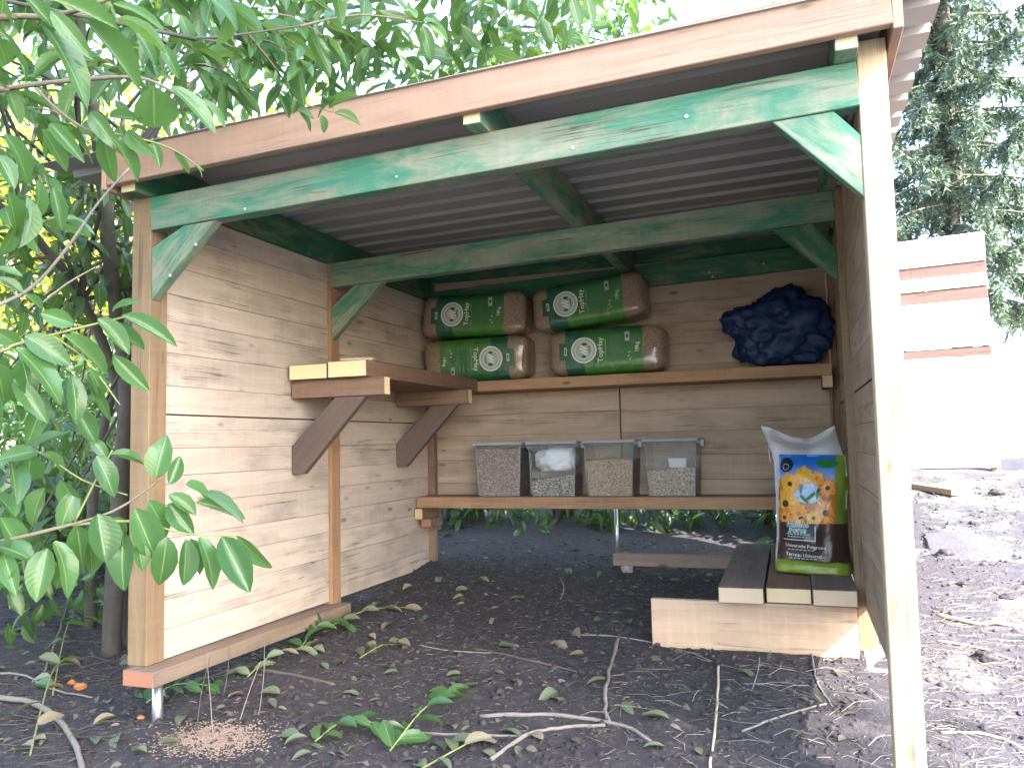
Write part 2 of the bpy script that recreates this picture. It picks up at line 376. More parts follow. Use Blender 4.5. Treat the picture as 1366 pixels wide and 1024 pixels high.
# left wall: each bay holds an upper and a lower panel of horizontal boards
def wall_panel(axis, fixed, a0, a1, z0, z1, n, mat, face, jitter=.0012, tilt=0):
    """axis 'y': panel in the plane x=fixed between y a0..a1; 'x': in the plane y=fixed. face=+1/-1: side the boards show"""
    th = .022
    bk = .012
    if axis == 'y':
        p = bxx('wall_panel', fixed-face*(th+bk), fixed-face*th, a0+.004, a1-.004, z0+.004, z1-.004, MAT['brownshelf'], shed, 'y', c=0) if face > 0 else \
            bxx('wall_panel', fixed+th, fixed+th+bk, a0+.004, a1-.004, z0+.004, z1-.004, MAT['brownshelf'], shed, 'y', c=0)
    else:
        p = bxx('wall_panel', a0+.004, a1-.004, fixed+th, fixed+th+bk, z0+.004, z1-.004, MAT['brownshelf'], shed, 'x', c=0)
    h = (z1-z0)/n
    zs = [z0]+[z0+h*(i+random.uniform(-.12, .12)) for i in range(1, n)]+[z1]
    for i in range(n):
        off = random.uniform(0, jitter); g = .0009
        if axis == 'y':
            x0, x1 = (fixed-th, fixed-off) if face > 0 else (fixed+off, fixed+th)
            q = bxx('plank', x0, x1, a0, a1, zs[i]+g, zs[i+1]-g, mat, None, 'y', c=.0009)
        else:
            q = bxx('plank', a0, a1, fixed+off, fixed+th, zs[i]+g, zs[i+1]-g, mat, None, 'x', c=.0009)
        q.parent = p; q.matrix_parent_inverse = p.matrix_basis.inverted()
    return p
PL = .102
XF = -.012
zj = 1.293
wall_panel('y', XF, PL+.002, D1-.003, .238, zj-.003, 8, MAT['plank'], 1)
wall_panel('y', XF, PL+.002, D1-.003, zj+.003, 2.232, 7, MAT['plank'], 1)
wall_panel('y', XF, D1+.098, D2-.045, .238, zj-.003, 8, MAT['plank'], 1)
wall_panel('y', XF, D1+.098, D2-.045, zj+.003, 2.232, 7, MAT['plank'], 1)
# right wall
XR = 2.862
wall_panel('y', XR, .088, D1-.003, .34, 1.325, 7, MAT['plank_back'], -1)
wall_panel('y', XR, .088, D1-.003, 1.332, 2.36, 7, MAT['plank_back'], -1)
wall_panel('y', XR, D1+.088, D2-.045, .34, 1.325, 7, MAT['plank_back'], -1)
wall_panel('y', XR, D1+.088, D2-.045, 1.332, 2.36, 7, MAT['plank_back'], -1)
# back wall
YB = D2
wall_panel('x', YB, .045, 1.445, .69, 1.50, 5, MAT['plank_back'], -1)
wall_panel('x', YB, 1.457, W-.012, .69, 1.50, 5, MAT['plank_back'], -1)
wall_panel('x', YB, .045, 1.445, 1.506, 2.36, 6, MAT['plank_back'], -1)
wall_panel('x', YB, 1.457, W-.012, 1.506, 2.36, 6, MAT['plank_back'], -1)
# strips added on the hidden outside to stop light leaking through the joints
bxx('batten', -.075, -.047, .11, D2-.05, zj-.045, zj+.045, MAT['brownshelf'], shed, 'y')
bxx('batten', 2.897, 2.917, .09, D2-.05, 1.285, 1.375, MAT['brownshelf'], shed, 'y')
bxx('batten', 1.40, 1.50, YB+.036, YB+.06, .7, 2.36, MAT['brownshelf'], shed, 'z')
bxx('batten', .0, W, YB+.062, YB+.085, 1.45, 1.55, MAT['brownshelf'], shed, 'x')
board('batten', (-.1, YB+.05, 2.395), (W+.08, YB+.05, 2.46), .03, .2, MAT['greendark'], shed)
bxx('batten', -.1, .04, YB+.036, YB+.06, .5, 2.3, MAT['brownshelf'], shed, 'z')
bxx('batten', W-.05, W+.08, YB+.036, YB+.06, .5, 2.36, MAT['brownshelf'], shed, 'z')
# posts
bxx('post', -PL, 0, 0, PL, .237, 2.243, MAT['post'], shed, 'z')
bxx('post', -.085, .008, D1, D1+.095, .215, 2.235, MAT['shelf'], shed, 'z')
bxx('post', -.045, .038, D2-.04, D2-.002, .26, 2.235, MAT['brownshelf'], shed, 'z')
board('post', (W+.036, .0425, -.04), (W+.0425, .0425, 2.38), .085, .085, MAT['postpale'], shed, up=(1, 0, 0))
bxx('post', W-.012, W+.073, D1, D1+.085, .12, 2.34, MAT['post'], shed, 'z')
bxx('post', W-.01, W+.06, D2-.04, D2-.002, .26, 2.34, MAT['brownshelf'], shed, 'z')
# sills
board('sill', (.0135, -.06, .2045), (.0135, 1.472, .19), .158, .064, MAT['sill'], shed)
board('sill', (2.925, -.12, -.045), (2.925, 2.6, .24), .165, .05, MAT['grey'], shed)
board('sill', (-.03, 2.02, .59), (-.03, 3.05, .59), .0, .0, MAT['sill'], shed) if False else None
# beams across the width (they follow the roof's fall)
def xbeam(x0, x1, y0, y1, zb, h, mat, name='beam'):
    return board(name, (x0, (y0+y1)/2, zb+SL*x0+h/2), (x1, (y0+y1)/2, zb+SL*x1+h/2), y1-y0, h, mat, shed)
xbeam(.001, W-.001, -.004, .066, 2.088, .146, MAT['green'])
xbeam(.009, W-.014, D1-.002, D1+.068, 2.088, .148, MAT['green'])
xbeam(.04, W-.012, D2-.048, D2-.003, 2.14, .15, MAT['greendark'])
# purlins along the depth
for x0, x1, zt in ((-.075, .005, None), (1.515, 1.585, None), (W-.07, W-.002, None)):
    zb = 2.088+.1475+SL*(x0+x1)/2; zt = 2.405+.021*(x0+x1)/2
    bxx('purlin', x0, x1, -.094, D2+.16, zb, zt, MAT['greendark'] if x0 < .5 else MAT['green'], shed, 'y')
# braces
prism('brace', [(.001, 2.014), (.001, 1.784), (.34, 2.096), (.175, 2.0925)], 'y', .004, .052, MAT['green'], shed, grain=(1, 0, .95))
prism('brace', [(2.573, 2.161), (2.761, 2.1665), (2.837, 2.075), (2.837, 1.876)], 'y', .004, .052, MAT['green'], shed, grain=(1, 0, -1))
prism('brace', [(.01, 1.97), (.01, 1.77), (.365, 2.0965), (.17, 2.0915)], 'y', D1+.004, D1+.05, MAT['green'], shed, grain=(1, 0, .9))
prism('brace', [(2.535, 2.160), (2.726, 2.1655), (2.825, 2.02), (2.825, 1.87)], 'y', D1+.004, D1+.05, MAT['greendark'], shed, grain=(1, 0, -1))
# fascia boards
board('fascia', (-.112, -.118, 2.338-.004), (2.928, -.118, 2.338+.089), .036, .144, MAT['fascia'], shed)
board('fascia', (2.944, -.134, 2.412), (2.944, D2+.2, 2.412), .03, .15, MAT['fascia'], shed)
board('fascia', (-.128, -.134, 2.315), (-.128, D2+.2, 2.315), .03, .14, MAT['fascia'], shed)
# roof: three trapezoidal sheets, ribs running along X
def roof_sheet(y0, y1, dz):
    pitch, flat, rise, top = .19, .122, .014, .04
    ys = []; y = y0
    prof = []
    k = 0
    while y < y1:
        for dy, z in ((0, 0), (flat, 0), (flat+rise, .038), (flat+rise+top, .038)):
            if y+dy <= y1: prof.append((y+dy, z))
        y += pitch
    prof.append((y1, 0 if prof[-1][1] == 0 else .038))
    xs = np.linspace(-.49, 3.088, 9); V = []; F = []; m = len(prof)
    for t in (0, .0022):
        for x in xs:
            for (yy, z) in prof: V.append((x, yy, 2.412+.021*x+z+dz+t))
    nx = len(xs); o2 = nx*m
    for i in range(nx-1):
        for j in range(m-1):
            a, b, c, d = i*m+j, i*m+j+1, (i+1)*m+j+1, (i+1)*m+j
            F.append([a, b, c, d]); F.append([o2+d, o2+c, o2+b, o2+a])
    for j in range(m-1):
        F.append([j, o2+j, o2+j+1, j+1]); e = (nx-1)*m; F.append([e+j, e+j+1, o2+e+j+1, o2+e+j])
    for i in range(nx-1):
        F.append([i*m, (i+1)*m, o2+(i+1)*m, o2+i*m]); F.append([i*m+m-1, o2+i*m+m-1, o2+(i+1)*m+m-1, (i+1)*m+m-1])
    return mesh_obj('roof_sheet', V, F, MAT['roof'], shed)
roof_sheet(-.15, .95, 0); roof_sheet(.80, 1.90, .0035); roof_sheet(1.75, 3.02, .007)
# steel tube legs
def leg(x, y, z1, r=.022):
    z0 = gz(x, y)-.12
    V, F = tube_geo([(x, y, z0), (x, y, (z0+z1)/2), (x, y, z1)], [r]*3, 14); return mesh_obj('leg', V, F, MAT['steel'], shed, smooth=True)
leg(.005, .06, .172); leg(-.03, 1.36, .157); leg(.02, D2-.02, .262, .017); leg(1.35, 3.02, .69, .014); leg(W+.03, D2-.02, .26, .017)
def bolt(x, y, z0, z1, r=.012):
    V, F = tube_geo([(x, y, z0), (x, y, z1)], [r, r], 10); return mesh_obj('bolt', V, F, MAT['steel'], shed, smooth=True)
bolt(.62, 2.70, .60, .685); bolt(1.78, 2.62, .59, .685)
# shelves
bxx('shelf', .002, W-.014, 2.526, 2.797, .685, .764, MAT['shelf'], shed, 'x')
bxx('shelf', .002, W-.014, 2.526, 2.797, 1.502, 1.575, MAT['shelf'], shed, 'x')
bxx('ledger', .0, .062, 2.50, 2.755, .606, .683, MAT['post'], shed, 'y')
bxx('ledger', .02, .10, 2.56, 2.755, .545, .604, MAT['sill'], shed, 'y')
bxx('ledger', W-.075, W-.014, 2.50, 2.755, 1.424, 1.5, MAT['post'], shed, 'y')
bxx('ledger', W-.075, W-.014, 2.52, 2.755, .606, .683, MAT['post'], shed, 'y')
bxx('trim', W-.03, W-.014, 2.70, 2.72, 1.0, 1.42, MAT['brownshelf'], shed, 'z')
# bracket shelf on the left wall
br = empty('bracket_shelf', (.25, 1.0, 1.4)); br.parent = shed; br.matrix_parent_inverse = Matrix.Translation(-Vector(shed.location))
def bpart(o):
    o.parent = br; o.matrix_parent_inverse = (Matrix.Translation(-Vector(br.location))); return o
bpart(bxx('plank', .012, .250, .985, 2.522, 1.501, 1.582, MAT['brownshelf'], None, 'y'))
bpart(bxx('plank', .262, .495, .975, 2.524, 1.501, 1.588, MAT['brownshelf'], None, 'y'))
bpart(bxx('arm', .002, .575, 1.02, 1.085, 1.403, 1.4995, MAT['brownshelf'], None, 'x'))
bpart(bxx('arm', .002, .545, 2.23, 2.295, 1.403, 1.4995, MAT['brownshelf'], None, 'x'))
for yy in (1.03, 2.24):
    bpart(prism('brace', [(-.002, .992), (.07, .992), (.46, 1.401), (.27, 1.401), (-.002, 1.143)], 'y', yy, yy+.042, MAT['brace'], None, grain=(1, 0, 1.05)))
# screws
for x, y, z in ((.245, .0, 2.0), (.11, .0, 1.88), (.15, 1.405, 1.98), (2.1, 2.75, 2.245), (2.12, 2.75, 2.215), (2.45, 2.75, 2.27), (1.2, -.006, 2.16), (2.3, -.006, 2.22), (.5, -.006, 2.12), (1.9, -.006, 2.17)):
    V, F = tube_geo([(x, y-.004, z), (x, y+.006, z)], [.006, .006], 8); mesh_obj('screw', V, F, MAT['screw'], shed)

# ------------------------------------------------------------------ step platform
st = empty('step_platform', (2.4, 1.9, .2)); tag(st, 'low step of three thick timbers on a pale board inside the shelter', 'step')
bxx('front_board', 1.885, 2.822, 1.305, 1.345, .115, .352, MAT['step'], st, 'x')
bxx('back_beam', 1.41, 2.815, 2.60, 2.66, .306, .385, MAT['sill'], st, 'x')
bxx('timber', 2.212, 2.424, 1.285, 2.67, .3865, .428, MAT['timbertop'], st, 'y') if False else None
board('timber', (2.318, 1.265, .391), (2.312, 2.68, .424), .206, .074, MAT['timbertop'], st)
board('timber', (2.53, 1.315, .389), (2.527, 2.68, .422), .2, .07, MAT['brownshelf'], st)
board('timber', (2.731, 1.27, .395), (2.73, 2.68, .426), .19, .074, MAT['timbertop'], st)
def lump(name, loc, s, mat, seed=0, sub=3, rough=.25, parent=None, freq=1.6):
    bm = bmesh.new(); bmesh.ops.create_icosphere(bm, subdivisions=sub, radius=1)
    for v in bm.verts:
        d = 1+rough*mnoise.noise(v.co*freq+Vector((seed*3.7, seed, 1)))+rough*.5*mnoise.noise(v.co*freq*2.7+Vector((seed, 5, seed)))
        v.co = Vector((v.co.x*s[0]*d, v.co.y*s[1]*d, v.co.z*s[2]*d))
    me = bpy.data.meshes.new(name); bm.to_mesh(me); bm.free(); me.materials.append(mat)
    me.polygons.foreach_set('use_smooth', [True]*len(me.polygons))
    o = bpy.data.objects.new(name, me); COL.objects.link(o); o.location = loc; setp(o, parent); return o
o = lump('stone', (1.50, 2.62, (gz(1.5, 2.62)+.306)/2), (.04, .04, (.306-gz(1.5, 2.62))/2+.012), MAT['stone'], 3)
tag(o, 'small pale stone propped under the beam end behind the step', 'stone')

# ------------------------------------------------------------------ printed things: text and shapes mapped on a surface
def text_mesh(txt, size):
    cu = bpy.data.curves.new('t', 'FONT'); cu.body = txt; cu.size = size; cu.align_x = 'CENTER'; cu.align_y = 'CENTER'; cu.resolution_u = 2
    ob = bpy.data.objects.new('t', cu); COL.objects.link(ob)
    me = bpy.data.meshes.new_from_object(ob); bpy.data.objects.remove(ob)
    V = [(v.co.x, v.co.y) for v in me.vertices]; F = [list(p.vertices) for p in me.polygons]; bpy.data.meshes.remove(me); return V, F
def disc2(r, n=28, cx=0, cy=0, ry=None):
    V = [(cx, cy)]; F = []
    rings = 3
    for k in range(1, rings+1):
        for i in range(n): t = 2*math.pi*i/n; V.append((cx+r*k/rings*math.cos(t), cy+(ry or r)*k/rings*math.sin(t)))
    for i in range(n): F.append([0, 1+i, 1+(i+1) % n])
    for k in range(rings-1):
        for i in range(n): a = 1+k*n+i; b = 1+k*n+(i+1) % n; F.append([a, a+n, b+n, b])
    return V, F
def ring2(r0, r1, n=32, cx=0, cy=0):
    V = []; F = []
    for i in range(n):
        t = 2*math.pi*i/n; V += [(cx+r0*math.cos(t), cy+r0*math.sin(t)), (cx+r1*math.cos(t), cy+r1*math.sin(t))]
    for i in range(n): a = 2*i; b = 2*((i+1) % n); F.append([a, a+1, b+1, b])
    return V, F
def rect2(x0, x1, y0, y1, n=6, m=3):
    V = [(x0+(x1-x0)*i/n, y0+(y1-y0)*j/m) for j in range(m+1) for i in range(n+1)]
    F = [[j*(n+1)+i, j*(n+1)+i+1, (j+1)*(n+1)+i+1, (j+1)*(n+1)+i] for j in range(m) for i in range(n)]
    return V, F
def swoosh2(cx, cy, s, flip=1):
    V = []; F = []; n = 12
    for i in range(n+1):
        t = i/n; y = (t-.5)*s*1.6; x = math.sin((t-.5)*5.2)*s*.26*flip; w = s*.16*math.sin(math.pi*min(.97, max(.03, t)))
        V += [(cx+x-w, cy+y), (cx+x+w, cy+y)]
    for i in range(n): F.append([2*i, 2*i+1, 2*i+3, 2*i+2])
    return V, F
def decal(name, geo, surf, mat, parent, lift, rot=0, off=(0, 0)):
    V, F = geo; c, s_ = math.cos(rot), math.sin(rot)
    P = [surf(off[0]+c*x-s_*y, off[1]+s_*x+c*y, lift) for x, y in V]
    return mesh_obj(name, P, F, mat, parent)

# ------------------------------------------------------------------ hay bales
def balemat():
    k = NT('wrapped_hay_bale'); v = k.coords((1, 1, 1)); o = k.coords((1, 1, 1), rand=False)
    n = k.noise(v, 34, 5, .72, 3.0); n2 = k.noise(v, 9, 4)
    hay = k.mix(k.ramp(n, [(.32, W3(0)), (.66, W3(1))]), (.085, .055, .04), (.38, .27, .195)); hay = k.mix(k.math('MULTIPLY', n2, .3), hay, (.24, .17, .13))
    sx = k.n('SeparateXYZ'); k.l(o, sx.inputs[0]); x = sx.outputs[0]; z = sx.outputs[2]
    wob = k.math('MULTIPLY', k.math('SUBTRACT', n2, .5), .02); xx = k.math('ADD', x, wob)
    band = k.math('MULTIPLY', k.math('GREATER_THAN', xx, -.272), k.math('LESS_THAN', xx, .255))
    # the print's edge steps out round the tab
    tab = k.math('MULTIPLY', k.math('GREATER_THAN', x, -.315), k.math('MULTIPLY', k.math('LESS_THAN', x, -.2), k.math('LESS_THAN', k.math('ABSOLUTE', z), .06)))
    band = k.math('MAXIMUM', band, tab)
    darkz = k.math('LESS_THAN', x, -.14)
    g = k.mix(k.math('ADD', k.math('MULTIPLY', z, -3.4), .45, clamp=True), (.018, .115, .036), (.065, .205, .028))
    g = k.mix(k.math('MULTIPLY', k.math('GREATER_THAN', k.noise(k.coords((9, 1, 7), rand=False), 1.0, 1), .53), .35), g, (.012, .12, .04))
    g = k.mix(darkz, g, (.006, .085, .05))
    k.base(k.mix(band, hay, g)); k.b.inputs['Roughness'].default_value = .32; k.b.inputs['Specular IOR Level'].default_value = .55
    k.b.inputs['Coat Weight'].default_value = .9; k.b.inputs['Coat Roughness'].default_value = .12
    k.bump(k.math('ADD', k.math('MULTIPLY', k.noise(k.coords((1, .45, .45)), 26, 4, .65, 2.2), 1.3), k.math('MULTIPLY', n, k.math('SUBTRACT', 1, k.math('MULTIPLY', band, .85)))), .6, .014); return k.m
MAT['bale'] = balemat()
BL, BD, BH, BR = .80, .255, .312, .062
def bale_mesh(seed):
    bm = bmesh.new(); bmesh.ops.create_cube(bm, size=2); bmesh.ops.subdivide_edges(bm, edges=bm.edges[:], cuts=15, use_grid_fill=True)
    hx, hy, hz = BL/2, BD/2, BH/2
    for v in bm.verts:
        p = Vector((v.co.x*hx, v.co.y*hy, v.co.z*hz))
        v.co = bale_round(p, seed)
    me = bpy.data.meshes.new('wrapped_bale'); bm.to_mesh(me); bm.free(); me.materials.append(MAT['bale'])
    me.polygons.foreach_set('use_smooth', [True]*len(me.polygons)); return me
def bale_round(p, seed):
    rx, r = .10, BR
    q = Vector((max(-BL/2+rx, min(BL/2-rx, p.x)), max(-BD/2+r, min(BD/2-r, p.y)), max(-BH/2+r, min(BH/2-r, p.z))))
    d = p-q; e = Vector((d.x/rx, d.y/r, d.z/r)); L = e.length
    if L > 1e-6: e = e*(1/L)*min(1, L) if L > 1 else e
    w = q+Vector((e.x*rx, e.y*r, e.z*r))
    edge = sstep(.22, .40, abs(p.x))
    n = mnoise.noise(p*11+Vector((seed*5, 0, 0)))*.006*(.4+edge)+mnoise.noise(p*34+Vector((seed*9, 1, 0)))*.0035*edge
    nn = Vector((e.x, e.y, e.z)); nn = nn.normalized() if nn.length > 1e-6 else Vector((0, 0, 1))
    return w+nn*n
def make_bale(loc, roll, flip, label, seed):
    t = empty('hay_bale', (0, 0, 0)); tag(t, label, 'hay bale', 'wrapped hay bales on the upper shelf')
    b = bpy.data.objects.new('wrapped_bale', bale_mesh(seed)); link(b, t)
    def surf(x, z, lift):
        return bale_round(Vector((x, -BD/2, z)), seed)+Vector((0, -lift, 0))
    P90 = math.pi/2
    lg = (-.142, .002)
    e = decal('emblem', disc2(.082), surf, MAT['greyprint'], t, .004, 0, lg)
    for nm, geo, m, lf in (('emblem_ring', ring2(.080, .088), 'whiteprint', .0055), ('emblem_ring', ring2(.058, .062), 'whiteprint', .0055),
                           ('emblem_mark', swoosh2(-.020, 0, .040), 'whiteprint', .0075), ('emblem_mark', swoosh2(0, 0, .046), 'whiteprint', .0075), ('emblem_mark', swoosh2(.020, 0, .040), 'whiteprint', .0075),
                           ('emblem_mark', rect2(-.05, -.035, -.014, .014, 2, 2), 'darkprint', .0065), ('emblem_mark', rect2(.032, .05, -.02, .012, 2, 2), 'darkprint', .0065), ('emblem_mark', rect2(-.02, .03, -.040, -.034, 4, 1), 'darkprint', .0065)):
        d = decal(nm, geo, surf, MAT[m], None, lf, P90, lg); d.parent = e
    decal('lettering', text_mesh('TopHay', .052), surf, MAT['whiteprint'], t, .0055, P90, (-.028, -.002))
    decal('lettering', text_mesh('18kg', .036), surf, MAT['whiteprint'], t, .0055, P90, (.218, .0))
    decal('print_line', rect2(-.09, .07, -.001, .001, 8, 1), surf, MAT['greyprint'], t, .005, P90, (.008, 0))
    pic = decal('pictogram', rect2(-.032, .032, -.015, .015, 4, 2), surf, MAT['greyprint'], t, .005, P90, (.155, .078))
    d = decal('pictogram_mark', rect2(-.010, .010, -.008, .008, 2, 2), surf, MAT['darkprint'], None, .0065, P90, (.155, .078)); d.parent = pic
    for i, (x, z) in enumerate(((.168, -.03), (.16, -.055), (.172, -.075))):
        decal('print_mark', rect2(-.009, .009, -.004, .004, 2, 1), surf, MAT['greyprint'], t, .005, .6*i, (x, z))
    tb = decal('print_tab', rect2(-.026, .026, -.009, .009, 3, 1), surf, MAT['whiteprint'], t, .005, P90, (-.270, 0))
    d = decal('print_tab_mark', rect2(-.02, .02, -.005, .005, 3, 1), surf, MAT['deepgreenprint'], None, .0065, P90, (-.270, 0)); d.parent = tb
    for zz in (-.05, .0):
        decal('print_block', rect2(-.03, .03, -.02, .02, 3, 2), surf, MAT['midgreenprint'], t, .0042, 0, (.075, zz))
    t.location = loc; t.rotation_euler = (R(-3), roll+(math.pi if flip else 0), random.uniform(-.04, .02)); return t
ys = 2.66
make_bale((.46, ys, 1.577+BH/2+.004), R(-.5), True, 'lower bale with upside down lettering, standing behind the bracket shelf', 1)
make_bale((.45, ys, 1.577+BH*1.5+.010), R(1.2), False, 'bale lying on the one with upside down lettering', 2)
make_bale((1.415, ys-.005, 1.577+BH/2+.006), R(-.6), False, 'lower bale at the free end of the upper shelf row, next to the bare boards', 3)
make_bale((1.30, ys-.005, 1.577+BH*1.5+.032), R(-5.2), False, 'tilted bale resting crookedly on top of the bale beside the bare boards', 4)

# ------------------------------------------------------------------ blue plastic bag
def blue_bag():
    bm = bmesh.new(); bmesh.ops.create_icosphere(bm, subdivisions=5, radius=1)
    for v in bm.verts:
        p = v.co.copy(); q = p*1.8
        a = mnoise.noise(q+Vector((4, 1, 2))); cr = abs(mnoise.noise(q*1.9+Vector((9, 3, 1))))
        c2 = abs(mnoise.noise(q*4.3+Vector((2, 8, 1))))
        c3 = abs(mnoise.noise(q*8.5+Vector((5, 2, 7)))); d = .95+.26*a-.36*cr-.09*c2-.025*c3
        x, y, z = p.x*.36*d, p.y*.145*d, p.z*.30*d
        z = max(z, -.225+.01*mnoise.noise(p*7))
        if p.z < -.2: x *= 1+.18*(-p.z-.2)
        v.co = Vector((x, y, z))
    me = bpy.data.meshes.new('blue_bag'); bm.to_mesh(me); bm.free(); me.materials.append(MAT['bluebag'])
    me.polygons.foreach_set('use_smooth', [True]*len(me.polygons))
    o = bpy.data.objects.new('blue_bag', me); COL.objects.link(o); o.location = (2.53, 2.652, 1.577+.238)
    tag(o, 'crumpled dark blue plastic bag on the upper shelf beside the hay bales', 'plastic bag')
blue_bag()

# ------------------------------------------------------------------ storage boxes with feed
def clearplastic():
    k = NT('clear_box_plastic'); tr = k.n('BsdfTransparent'); tr.inputs[0].default_value = (.86, .88, .90, 1)
    gl = k.n('BsdfGlossy'); gl.inputs['Roughness'].default_value = .12; df = k.n('BsdfDiffuse'); df.inputs[0].default_value = (.55, .58, .62, 1)
    m1 = k.n('MixShader'); m1.inputs[0].default_value = .09; k.l(tr.outputs[0], m1.inputs[1]); k.l(df.outputs[0], m1.inputs[2])
    fr = k.n('LayerWeight', i_Blend=.25); m2 = k.n('MixShader'); k.l(k.math('MULTIPLY', fr.outputs['Fresnel'], .8), m2.inputs[0])
    k.l(m1.outputs[0], m2.inputs[1]); k.l(gl.outputs[0], m2.inputs[2]); k.l(m2.outputs[0], k.out.inputs[0]); return k.m
MAT['clear'] = clearplastic()
def lidplastic():
    k = NT('frosted_lid_plastic'); tr = k.n('BsdfTransparent'); tr.inputs[0].default_value = (.8, .84, .9, 1)
    k.b.inputs['Base Color'].default_value = (.42, .48, .55, 1); k.b.inputs['Roughness'].default_value = .25
    m1 = k.n('MixShader'); m1.inputs[0].default_value = .62; k.l(tr.outputs[0], m1.inputs[1]); k.l(k.b.outputs[0], m1.inputs[2]); k.l(m1.outputs[0], k.out.inputs[0]); return k.m
MAT['lid'] = lidplastic()
def grainmat(name, stops, scale):
    k = NT(name); v = k.coords((1, 1, 1))
    vo = k.n('TexVoronoi', i_Scale=scale); mp = k.n('Mapping'); k.l(v, mp.inputs['Vector']); mp.inputs['Rotation'].default_value = (.4, .7, .2); mp.inputs['Scale'].default_value = (1, 1.0, 1.7)
    nz = k.n('TexNoise', i_Scale=scale*.35, i_Detail=2); k.l(mp.outputs[0], nz.inputs['Vector'])
    ad = k.n('VectorMath', operation='ADD'); sc = k.n('VectorMath', operation='SCALE'); sc.inputs['Scale'].default_value = .03; k.l(nz.outputs['Color'], sc.inputs[0]); k.l(mp.outputs[0], ad.inputs[0]); k.l(sc.outputs[0], ad.inputs[1])
    k.l(ad.outputs[0], vo.inputs['Vector'])
    s = k.n('SeparateColor'); k.l(vo.outputs['Color'], s.inputs[0])
    c = k.ramp(s.outputs[0], stops); e = k.ramp(vo.outputs['Distance'], [(.25, W3(1)), (.75, W3(.35))])
    k.base(k.mix(1.0, c, e, 'MULTIPLY')); k.b.inputs['Roughness'].default_value = .7
    k.bump(k.math('SUBTRACT', 1, vo.outputs['Distance']), .8, .006); return k.m
G1 = grainmat('pink_brown_pellets', [(0, (.24, .155, .13)), (.5, (.44, .31, .26)), (1, (.66, .52, .45))], 120)
G2 = grainmat('grey_seed_mix', [(0, (.05, .04, .035)), (.45, (.30, .25, .20)), (1, (.78, .70, .60))], 95)
G3 = grainmat('golden_grain', [(0, (.36, .23, .12)), (.5, (.56, .39, .22)), (1, (.74, .57, .36))], 110)
G4 = grainmat('pale_barley', [(0, (.33, .22, .15)), (.5, (.57, .42, .31)), (1, (.78, .64, .50))], 115)
def frustum(bw, bd, tw, td, z0, z1, nx=1, rag=0, seed=0, slope=0):
    """box tapering outwards; n rows; top may be uneven"""
    n = 10; V = []; F = []
    def sect(t): return bw+(tw-bw)*t, bd+(td-bd)*t
    w0, d0 = sect(0); w1, d1 = sect(1)
    V += [(-w0/2, -d0/2, z0), (w0/2, -d0/2, z0), (w0/2, d0/2, z0), (-w0/2, d0/2, z0)]
    top = []
    for j in range(n+1):
        for i in range(n+1):
            x = (i/n-.5)*w1; y = (j/n-.5)*d1
            V.append((x, y, z1+slope*x+(rag*mnoise.noise(Vector((x*9+seed, y*9, seed))) if rag else 0)))
    T = lambda i, j: 4+j*(n+1)+i
    for j in range(n):
        for i in range(n): F.append([T(i, j), T(i+1, j), T(i+1, j+1), T(i, j+1)])
    F.append([0, 3, 2, 1])
    F.append([0, 1]+[T(i, 0) for i in range(n, -1, -1)]); F.append([1, 2]+[T(n, j) for j in range(n, -1, -1)])
    F.append([2, 3]+[T(i, n) for i in range(0, n+1)]); F.append([3, 0]+[T(0, j) for j in range(0, n+1)])
    return V, F
def box_shell(name, bw, bd, tw, td, h, th, mat, parent):
    bm = bmesh.new()
    def ringv(w, d, z, c=.012):
        pts = []
        for sx, sy in ((-1, -1), (1, -1), (1, 1), (-1, 1)):
            cx, cy = sx*(w/2-c), sy*(d/2-c)
            a0 = math.atan2(sy, sx)
            for k in (-1, 0, 1):
                a = a0+k*math.pi/4; pts.append(bm.verts.new((cx+c*math.cos(a), cy+c*math.sin(a), z)))
        return pts
    rs = [ringv(bw, bd, 0), ringv((bw+tw)/2, (bd+td)/2, h/2), ringv(tw, td, h), ringv(tw+.016, td+.016, h+.001), ringv(tw+.016, td+.016, h-.014)]
    for a, b in zip(rs, rs[1:]):
        n = len(a)
        for i in range(n): bm.faces.new([a[i], a[(i+1) % n], b[(i+1) % n], b[i]])
    bm.faces.new(rs[0][::-1])
    me = bpy.data.meshes.new(name); bm.to_mesh(me); bm.free(); me.materials.append(mat)
    o = bpy.data.objects.new(name, me); COL.objects.link(o); o.parent = parent; return o
def storage_box(x, y, rz, fill, gm, label, glabel, slope=0, seed=0):
    z = .7655; bw, bd, tw, td, h = .305, .235, .335, .262, .355
    t = empty('storage_box', (x, y, z)); tag(t, label, 'storage box', 'clear storage boxes on the lower shelf'); t.rotation_euler.z = rz
    box_shell('box', bw, bd, tw, td, h, .002, MAT['clear'], t)
    V, F = frustum(tw+.024, td+.024, tw+.03, td+.03, h+.0025, h+.017)
    l = mesh_obj('lid', V, F, MAT['lid'], None); l.parent = t
    for s_ in (-1, 1):
        bm = chamfer_box(.03, .05, .045, .006); me = bpy.data.meshes.new('clip'); bm.to_mesh(me); bm.free(); me.materials.append(MAT['lid'])
        c = bpy.data.objects.new('clip', me); COL.objects.link(c); c.location = (s_*(tw/2+.022), 0, h-.012); c.parent = t
    for s_ in (-1, 1):      # moulded corner ribs that catch the light
        V, F = tube_geo([(s_*(bw/2-.004), -bd/2+.001, .004), (s_*(tw/2-.004), -td/2+.001, h-.016)], [.0028, .0028], 6)
        c = mesh_obj('corner_rib', V, F, MAT['lid'], None, smooth=True); c.parent = t
    f = fill; V, F = frustum(bw-.010, bd-.010, bw-.012+(tw-bw)*f, bd-.012+(td-bd)*f, .003, h*f, rag=.014, seed=seed, slope=slope)
    g = mesh_obj('grain', V, F, gm); g.location = (x, y, z); g.rotation_euler.z = rz; tag(g, glabel, 'grain', kind='stuff')
    return t
